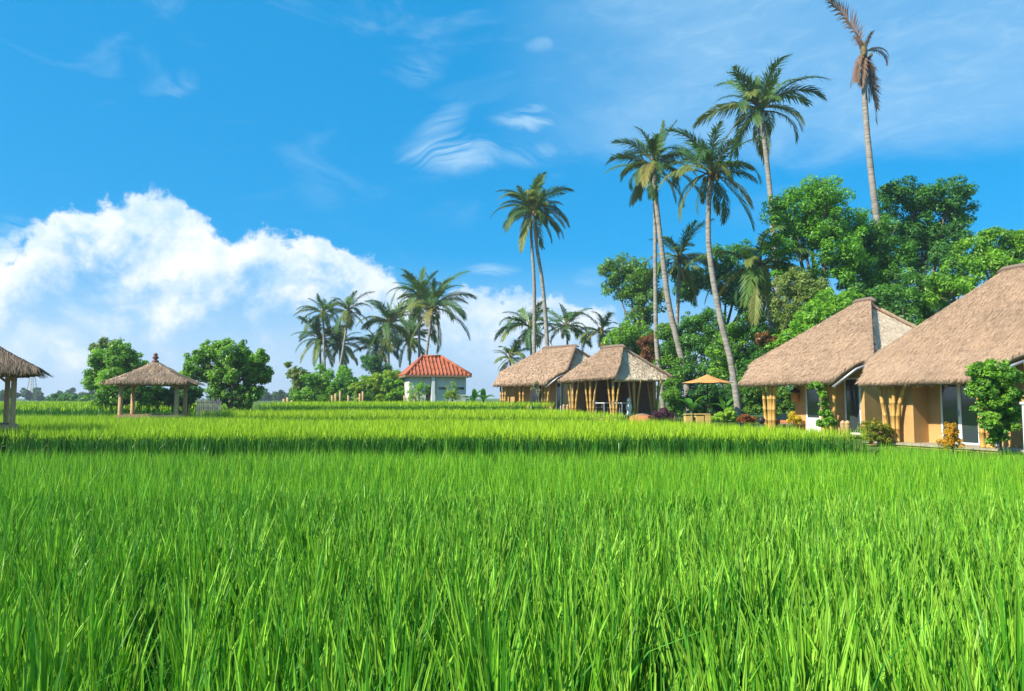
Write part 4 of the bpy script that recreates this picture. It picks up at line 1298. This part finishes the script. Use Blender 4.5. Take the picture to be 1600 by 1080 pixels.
tree('cordyline_plant', 'purple leaved plant beside the orange mound', 'plant', 38, [(1028, 648, 7), (1038, 643, 8), (1046, 649, 6), (1018, 654, 6)], 900, .11, PU, 1034, .03, 127, asp=.22)
# climbing vines
tree('climbing_vine', 'thick leafy vine smothering the corner posts of the nearest bungalow', 'vine', 19.3,
     [(1530, 582, 20), (1552, 578, 22), (1575, 590, 20), (1535, 605, 22), (1560, 608, 24), (1580, 618, 18), (1545, 635, 22), (1568, 640, 22), (1548, 660, 18), (1560, 678, 14), (1575, 660, 16), (1585, 645, 12), (1548, 690, 7)],
     9500, .065, (MD[0], BR[1]), 1560, .03, 131, 'climbing vines on bamboo posts', zb=.86, asp=.7)
tree('climbing_vine', 'thin leafy vine winding up the middle posts of the second bungalow', 'vine', 27.6,
     [(1278, 602, 8), (1284, 615, 8), (1288, 630, 8), (1290, 645, 9), (1296, 660, 10), (1284, 662, 8), (1266, 604, 6), (1294, 598, 7)],
     2600, .07, (MD[0], BR[1]), 1290, .03, 132, 'climbing vines on bamboo posts', zb=.86, asp=.7)
tree('climbing_vine', 'pale flowered vine on the post of the long ridged bungalow', 'vine', 50.5, [(838, 600, 6), (842, 612, 6), (834, 607, 5)], 700, .08, ((.06, .09, .03), (.20, .17, .14)), 838, .03, 133, 'climbing vines on bamboo posts', zb=1.16)
# left side
LT = 'trees round the lone gazebo'
tree('broadleaf_tree', 'dense round tree left behind the lone gazebo', 'tree', 43,
     [(160, 562, 24), (190, 555, 24), (150, 590, 24), (182, 590, 30), (215, 575, 26), (165, 620, 24), (205, 612, 28), (235, 600, 22), (180, 635, 16), (230, 630, 16)], 11500, .17, (MD[0], BR[1]), 190, .2, 141, LT, zb=Z3)
tree('broadleaf_tree', 'thin airy treetop sticking out above the dense tree left of the gazebo', 'tree', 44, [(150, 545, 11), (165, 536, 12), (185, 540, 12), (148, 560, 8)], 900, .14, (OL[0], OL[1]), 165, .08, 142, LT, zb=Z3)
tree('broadleaf_tree', 'spreading tree right of the lone gazebo, above the pale fence', 'tree', 42,
     [(312, 560, 20), (335, 550, 22), (365, 548, 24), (395, 560, 24), (300, 580, 18), (335, 580, 28), (375, 585, 30), (408, 585, 20), (350, 612, 26), (390, 612, 22), (375, 632, 16)], 13000, .17, (DK[0], BR[1]), 365, .2, 143, LT, zb=Z3)
tree('garden_shrub', 'low dark bush seen through the legs of the lone gazebo', 'shrub', 44, [(255, 618, 18), (280, 612, 20), (300, 615, 18), (265, 632, 14), (290, 632, 14)], 5000, .16, DK, 275, .08, 144, LT, zb=Z3)
tree('garden_shrub', 'light green bush on the horizon left of the lone gazebo', 'shrub', 120, [(85, 624, 9), (100, 622, 10), (118, 624, 9), (130, 627, 7)], 2600, .3, (MD[0], BR[0]), 105, .1, 145, zb=Z4 - .2)
GR = 'shrubs and banana clumps of the far grove'
for k, (px, py, rs, pal, lb) in enumerate(((485, 605, 22, (MD[0], BR[1]), 'mid green shrub at the left end of the far grove'), (515, 590, 20, BR, 'shrub under the slim leaning palm'), (520, 610, 16, BR, 'bright shrub above the grove stakes'),
                                           (548, 600, 20, MD, 'darker shrub in the middle of the far grove'), (572, 608, 18, YG, 'yellow green shrub right of the grove stakes'), (600, 600, 18, YG, 'pale yellow green shrub below the full crowned palm'),
                                           (622, 605, 17, (MD[0], BR[1]), 'shrub touching the left wall of the red roofed house'), (470, 585, 18, OL, 'olive shrub on the far left of the grove'), (590, 575, 20, DK, 'dark shrub behind the yellow green ones'), (655, 612, 12, BR, 'small bright shrub before the grey wall, left of its door'),
                                           (708, 606, 11, YG, 'yellow green sapling before the grey wall, right of its pillar'))):
    dd = (58.5 if k in (9, 10) else 60 + (k * 7) % 9) if k != 8 else 72
    gg = random.Random(300 + k)
    bl_ = [(px + gg.uniform(-1.2, 1.2) * rs, gg.uniform(py - rs * .9, 626), rs * gg.uniform(.3, .66)) for _ in range(15)]
    tree('garden_shrub', lb, 'shrub', dd, bl_, 4200 if k < 9 else 900, .2 if k < 9 else .13, pal, px, .06, 150 + k, GR, zb=Z4, asp=.33)

tree('garden_shrub', 'long bright hedge running along the foot of the far grove palms', 'shrub', 71,
     [(468 + 13 * k, 600 + 9 * math.sin(k * 2.1), 13 + 3 * math.sin(k * 1.3)) for k in range(14)] + [(472 + 18 * k, 618, 10) for k in range(10)], 6000, .2, (MD[0], BR[1]), 560, .05, 171, GR, zb=Z4)


# ------------------------------------------------------------------ banana plants (large leaves are parts)
def banana_leaf(seed, e0, dr):
    g = np.random.default_rng(seed)
    b = MB()
    K = 8
    p = Vector((0, 0, 0)); pts = [p]
    for k in range(K):
        a = math.radians(e0 - dr * ((k + .5) / K) ** 1.3)
        p = p + Vector((math.cos(a), 0, math.sin(a))) / K
        pts.append(p)
    col = np.array((.065, .19, .022)) * g.uniform(.8, 1.3)
    vs, fs = [], []
    for k, p in enumerate(pts):
        s = k / K
        w = .16 * math.sin(math.pi * min(1, .04 + .96 * max(0, s - .12) / .88)) ** .6 if s > .12 else .012
        w = max(w, .008) * g.uniform(.85, 1.1)
        vs += [p + Vector((0, -w, w * .35)), p, p + Vector((0, w, w * .35))]
    for k in range(K):
        for j in (0, 1):
            fs.append((k * 3 + j, k * 3 + j + 1, k * 3 + j + 4, k * 3 + j + 3))
    b.add(vs, fs, tuple(col))
    return b.mesh('leaf', M['leaf'], True)


BL = [banana_leaf(i, e, d) for i, (e, d) in enumerate(((80, 40), (70, 70), (58, 85), (45, 80), (62, 60)))]


def banana(label, px, d, h, n, seed, zb, group='banana plants', rz=.0):
    g = random.Random(seed)
    p = at(px, 622, d)
    t = thing('banana_plant', label, 'plant', (p.x, p.y, zb), 0, group)
    b = MB(); b.tube([(0, 0, -.1), (.02, 0, h * .25), (0, .01, h * .45)], [.09, .08, .05], 8, (.14, .18, .06)); b.build('stem', M['leaf'], t, True)
    for k in range(n):
        o = link('leaf', g.choice(BL), t)
        o.location = (0, 0, h * g.uniform(.3, .45))
        s = h * g.uniform(.5, .75); o.scale = (s, s, s)
        o.rotation_euler = (0, 0, k * 2.4 + g.uniform(-.3, .3))


for px, d, h, n, lb, zb in ((1080, 42, 1.9, 7, 'banana plant left of the umbrella pole', ZG), (1132, 42.5, 1.8, 7, 'banana plant right of the umbrella pole', ZG), (1098, 46, 2.2, 7, 'banana plant behind the umbrella pole', ZG),
                            (741, 60, 2.1, 9, 'clump of upright leaves at the right corner of the grey house', Z4), (755, 62, 2.0, 7, 'leafy banana plant left of the long ridged bungalow', Z4),
                            (498, 66, 3.2, 8, 'tall banana plant at the left of the far grove', Z4), (528, 68, 3.6, 8, 'tall banana plant below the leaning grove palm', Z4), (556, 67, 3.2, 8, 'banana plant right of the leaning grove palm', Z4), (478, 64, 2.6, 7, 'short banana plant at the outer left of the grove', Z4)):
    banana(lb, px, d, h, n, int(px), zb)

# ------------------------------------------------------------------ umbrella, furniture, ornaments
up = at(1105, 588, 39)
U = thing('garden_umbrella', 'open orange canvas garden umbrella beside the bowed palm', 'umbrella', (up.x, up.y, ZG))
zt, zl, ru = 3.12 + .55 - ZG + .02, 3.28 - ZG, 1.36
zt = at(1105, 585, 39).z - ZG; zl = at(1105, 598, 39).z - ZG
for k in range(8):
    a0, a1 = k * math.pi / 4 + .2, (k + 1) * math.pi / 4 + .2
    b = MB()
    m = 5
    vs = []
    for i in range(m + 1):
        s = i / m
        z = zt - (zt - zl) * s - .05 * math.sin(math.pi * s)
        for j in range(4):
            a = a0 + (a1 - a0) * j / 3
            sag = math.sin(math.pi * j / 3) * .05 * s
            vs.append((ru * s * math.cos(a) * (1 - sag), ru * s * math.sin(a) * (1 - sag), z - sag * .6))
    n0 = len(vs)
    vs += [(x, y, z - .012) for x, y, z in vs]
    fs = []
    for i in range(m):
        for j in range(3):
            q = i * 4 + j
            fs += [(q, q + 1, q + 5, q + 4), (n0 + q, n0 + q + 4, n0 + q + 5, n0 + q + 1)]
    fs += [(m * 4 + j, m * 4 + j + 1, n0 + m * 4 + j + 1, n0 + m * 4 + j) for j in range(3)]
    b.add(vs, fs)
    b.build('canopy_panel', M['canvas'], U, True)
    b = MB(); b.tube([(.03 * math.cos(a0), .03 * math.sin(a0), zl + .1), (ru * .55 * math.cos(a0), ru * .55 * math.sin(a0), zl + .18)], .012, 5); b.build('rib', M['darkwood'], U)
b = MB(); b.tube([(0, 0, 0), (0, 0, zt + .06)], .03, 8); b.build('pole', M['darkwood'], U, True)
b = MB(); b.lathe([(.28, 0), (.28, .07), (.06, .1), (.05, .25)], 12); b.build('base', M['stone'], U, True)

GS = 'sandstone seat blocks by the umbrella'
for px, w, lb in ((1075, .32, 'left sandstone block seat in front of the umbrella'), (1092, .36, 'middle sandstone block seat in front of the umbrella'), (1104, .26, 'right, slightly higher sandstone block under the umbrella pole')):
    p = at(px, 650, 33.5)
    b = MB(); b.box(-w / 2 + .01, w / 2 - .01, -.2, .2, 0, p.z - ZG + (.06 if px == 1104 else .0)); b.box(-w / 2, w / 2, -.215, .215, p.z - ZG + .062, p.z - ZG + .10)
    t = thing('seat_block', lb, 'seat', (p.x, p.y, ZG), 0, GS)
    b.build('block', M['curb'], t)
p = at(1003, 648, 39)
t = thing('planter_mound', 'low orange rounded planter mound at the pavilion corner', 'planter', (p.x, p.y, ZG))
b = MB(); b.lathe([(.75, 0), (.72, .25), (.62, .48), (.5, .56)], 16); b.build('wall', M['terracotta'], t, True)
b = MB(); b.lathe([(.49, .50), (.3, .62), (.02, .66)], 16); b.build('soil', M['wood'], t, True)

# tables and chairs in the pavilion
GT = 'furniture in the open pavilion'


def pav(u, v):
    R = Matrix.Rotation(CANG, 3, 'Z')
    q = R @ Vector((u, v, 0))
    return (ELD.x + q.x, ELD.y + q.y, 1.16)


for u, v, lb in ((2.75, 1.0, 'white topped table between the second and third post clusters'), (3.7, 1.5, 'white topped table right of the corner posts')):
    t = thing('cafe_table', lb, 'table', pav(u, v), CANG, GT)
    b = MB(); b.box(-.4, .4, -.4, .4, .72, .76); b.build('table_top', M['white'], t)
    for sx in (-.34, .34):
        for sy in (-.34, .34):
            b = MB(); b.box(sx - .025, sx + .025, sy - .025, sy + .025, 0, .717); b.build('leg', M['metal'], t)
for u, v, r, lb in ((2.2, 1.1, 0, 'left grey chair at the pavilion table'), (3.2, 1.2, 3.14, 'right grey chair at the first pavilion table')):
    t = thing('chair', lb, 'chair', pav(u, v), CANG + r + 1.57, GT)
    b = MB(); b.box(-.2, .2, -.2, .2, .43, .47); b.build('seat', M['metal'], t)
    b = MB(); b.box(-.2, .2, .18, .21, .473, .88); b.build('backrest', M['metal'], t)
    for sx in (-.17, .17):
        for sy in (-.17, .17):
            b = MB(); b.box(sx - .018, sx + .018, sy - .018, sy + .018, 0, .427); b.build('leg', M['black'], t)
p = pav(4.1, 1.75)
t = thing('stone_figure', 'white carved figure standing by the pavilion corner', 'statue', p)
b = MB(); b.lathe([(.16, 0), (.17, .1), (.11, .15), (.15, .3), (.19, .5), (.13, .72), (.06, .78)], 12); b.build('body', M['white'], t, True)
b = MB(); b.lathe([(.05, .78), (.11, .84), (.12, .93), (.07, 1.0), (.03, 1.06)], 12); b.build('head', M['white'], t, True)


def hutpt(h, u, v, z=0):
    return h.matrix_basis @ Vector((u, v, z))


bpy.context.view_layer.update()
p = at(1190, 656, 29.5)
t = thing('garden_ornament', 'small dark rounded ornament left of the second bungalow posts', 'ornament', (p.x, p.y, ZG))
b = MB(); b.lathe([(.16, 0), (.2, .12), (.22, .3), (.15, .42), (.07, .46)], 12); b.build('body', M['black'], t, True)
b = MB(); b.lathe([(.06, .45), (.13, .52), (.14, .62), (.08, .70), (.02, .73)], 12); b.build('head', M['black'], t, True)
# lantern on hut B's wall
p = hutpt(B, 1.86, 1.16, 1.18)
t = thing('wall_lantern', 'hanging orange lantern on the wall by the second bungalow door', 'lantern', p, VANG)
b = MB(); b.lathe([(.12, 0), (.15, .05), (.16, .3), (.13, .36)], 12); b.build('shade', M['lamp'], t, True)
b = MB(); b.lathe([(.21, .37), (.18, .42), (.06, .5), (.02, .56)], 12); b.build('cap', M['darkwood'], t, True)
b = MB(); b.tube([(0, 0, .5), (0, .02, .72), (0, .14, .76)], .012, 6); b.build('hook', M['black'], t)
# bench with dark cushion under hut B's veranda
p = hutpt(B, 1.35, 1.0)
t = thing('veranda_bench', 'low brown bench under the left eave of the second bungalow', 'bench', p, VANG)
b = MB(); b.box(-.2, .9, -.25, .3, .28, .34); b.build('seat', M['wood'], t)
b = MB(); b.box(-.18, .88, -.23, .28, .343, .44); b.build('cushion', M['cushion'], t)
for sx in (-.15, .82):
    for sy in (-.2, .24):
        b = MB(); b.box(sx - .03, sx + .03, sy - .03, sy + .03, 0, .277); b.build('leg', M['wood'], t)
# short pale pointed posts
GP = 'short pale garden posts'
for (px, py, d, lb) in ((1317, 657, 27.0, 'left short pointed post below the second bungalow window'), (1324, 657, 26.6, 'right short pointed post below the second bungalow window'),
                        (881, 632, 46.2, 'left short pale post at the left corner of the pavilion'), (887, 632, 45.8, 'right short pale post at the left corner of the pavilion')):
    p = at(px, py, d)
    t = thing('garden_post', lb, 'post', (p.x, p.y, ZG), 0, GP)
    h = p.z - ZG
    b = MB(); b.lathe([(.09, 0), (.10, h - .18), (.11, h - .14)], 10); b.build('shaft', M['palewood'], t, True)
    b = MB(); b.lathe([(.115, h - .14), (.08, h - .05), (.02, h)], 10); b.build('cap', M['palewood'], t, True)
# white pillar and bamboo pole at the right frame edge
p = at(1611, 628, 17.4)
t = thing('gate_pillar', 'white square pillar at the extreme right edge', 'pillar', (p.x, p.y, 0))
b = MB(); b.box(-.13, .13, -.13, .13, 0, p.z - .06); b.build('shaft', M['white'], t)
b = MB(); b.box(-.16, .16, -.16, .16, p.z - .057, p.z + .0); b.build('cap', M['white'], t)
# bamboo pole standing on the same pillar
b = MB(); pole(b, (0, 0, 0), (-.08, 0, at(1597, 566, 17.4).z - p.z - .003), .05)
o = b.build('bamboo_pole', M['bamboo'], None, True); o.location = (p.x, p.y, p.z + .003)
tag(o, 'bamboo pole rising from the white pillar at the right edge', 'pole')

# fence and stakes on the left
p = at(308, 643, 40.2)
t = thing('picket_fence', 'pale grey picket fence right of the lone gazebo', 'fence', (p.x, p.y, Z3))
q = at(345, 643, 40.2); L_ = q.x - p.x; hf = at(325, 621, 40.2).z - Z3
for k in range(14):
    b = MB(); x = k * L_ / 13; hh = hf * (1 - .06 * ((k * 5) % 3))
    b.box(x - .028, x + .028, -.02, .02, .0, hh - .05); b.add([(x - .028, -.02, hh - .05), (x + .028, -.02, hh - .05), (x + .028, .02, hh - .05), (x - .028, .02, hh - .05), (x, 0, hh)], [(0, 1, 4), (1, 2, 4), (2, 3, 4), (3, 0, 4)])
    b.build('picket', M['fence'], t)
for z in (hf * .35, hf * .8):
    b = MB(); b.box(-.05, L_ + .05, .022, .06, z, z + .07); b.build('rail', M['fence'], t)
GK = 'pale stakes in front of the far grove'
STK = MB(); STK.tube([(0, 0, -.1), (.01, 0, .8), (0, 0, 1.35)], [.10, .09, .08], 7)
stk_me = STK.mesh('wooden_stake', M['palewood'], True)
STC, stakes = {}, []
for k, px in enumerate((519, 525, 531, 545, 562, 567, 640, 648, 655, 632, 444, 450, 456)):
    p = at(px, 622, 60 if px > 500 else 57)
    o = link('wooden_stake', stk_me); o.location = (p.x, p.y, Z4); s = (.95 + .12 * (k % 3)) * (.7 if px < 500 else 1); o.scale = (1, 1, s)
    o.rotation_euler = (0, random.uniform(-.05, .05), 0)
    grp = ('left of the far grove shrubs' if px < 500 else 'at the foot of the far grove palms' if px < 600 else 'at the left wall of the grey house')
    cnt_ = STC.setdefault(grp, []); cnt_.append(px)
    o['_px'] = px; stakes.append((o, grp))
for o, grp in stakes:
    i_ = sorted(STC[grp]).index(o['_px']); del o['_px']
    tag(o, ('first', 'second', 'third', 'fourth', 'fifth', 'sixth')[i_] + ' pale stake from the left ' + grp, 'stake', GK)

# ------------------------------------------------------------------ far distance: tower, wood, hills
tp = at(50, 606, 330)
T = thing('lattice_tower', 'thin lattice transmission tower on the far left horizon', 'tower', (tp.x, tp.y, Z4))
ht = at(50, 574, 330).z - Z4
b = MB()
for sx, sy in ((-1, -1), (1, -1), (1, 1), (-1, 1)):
    b.tube([(sx * 1.8, sy * 1.8, 0), (sx * .5, sy * .5, ht * .85), (0, 0, ht)], [.22, .16, .1], 5)
o = b.build('legs', M['metal'], T)
b = MB()
for k in range(10):
    z0_, z1_ = ht * .085 * k, ht * .085 * (k + 1)
    w0, w1 = 1.8 - 1.3 * k / 10, 1.8 - 1.3 * (k + 1) / 10
    b.tube([(-w0, -w0, z0_), (w1, -w1, z1_)], .09, 4); b.tube([(w0, -w0, z0_), (-w1, -w1, z1_)], .09, 4)
    b.tube([(-w0, w0, z0_), (w1, w1, z1_)], .09, 4); b.tube([(-w1, -w1, z1_), (w1, -w1, z1_)], .08, 4)
b.build('bracing', M['metal'], T)
bl = []
g = random.Random(9)
for k in range(130):
    px = g.uniform(-120, 470); d = g.uniform(210, 330)
    py = 622 - g.uniform(-3, 7) - (4 if px < 60 else 0)
    r = g.uniform(5, 9)
    bl.append((at(px, py, d), r / F * d))
V, Fc, c = crown(bl, 26000, .75, DK[0], MD[1], 77, 8)
o = link('distant_woodland', np_mesh('distant_woodland', V, Fc, M['leaf'], c)); tag(o, 'blue green wood along the far left horizon', 'woodland', None, 'stuff')

# ------------------------------------------------------------------ haze
b = MB(); b.box(-1600, 1600, -260, 1600, -1.8, 33)
m, nt, bs, o_ = mat_new('haze_air')
nt.nodes.remove(bs)
pv = nt.nodes.new('ShaderNodeVolumePrincipled')
pv.inputs['Color'].default_value = (.80, .90, 1.0, 1)
pv.inputs['Density'].default_value = .0006
pv.inputs['Anisotropy'].default_value = .3
nt.links.new(pv.outputs[0], o_.inputs['Volume'])
HAZE = True
if HAZE:
    hz = b.build('haze', m)
    hz['kind'] = 'stuff'
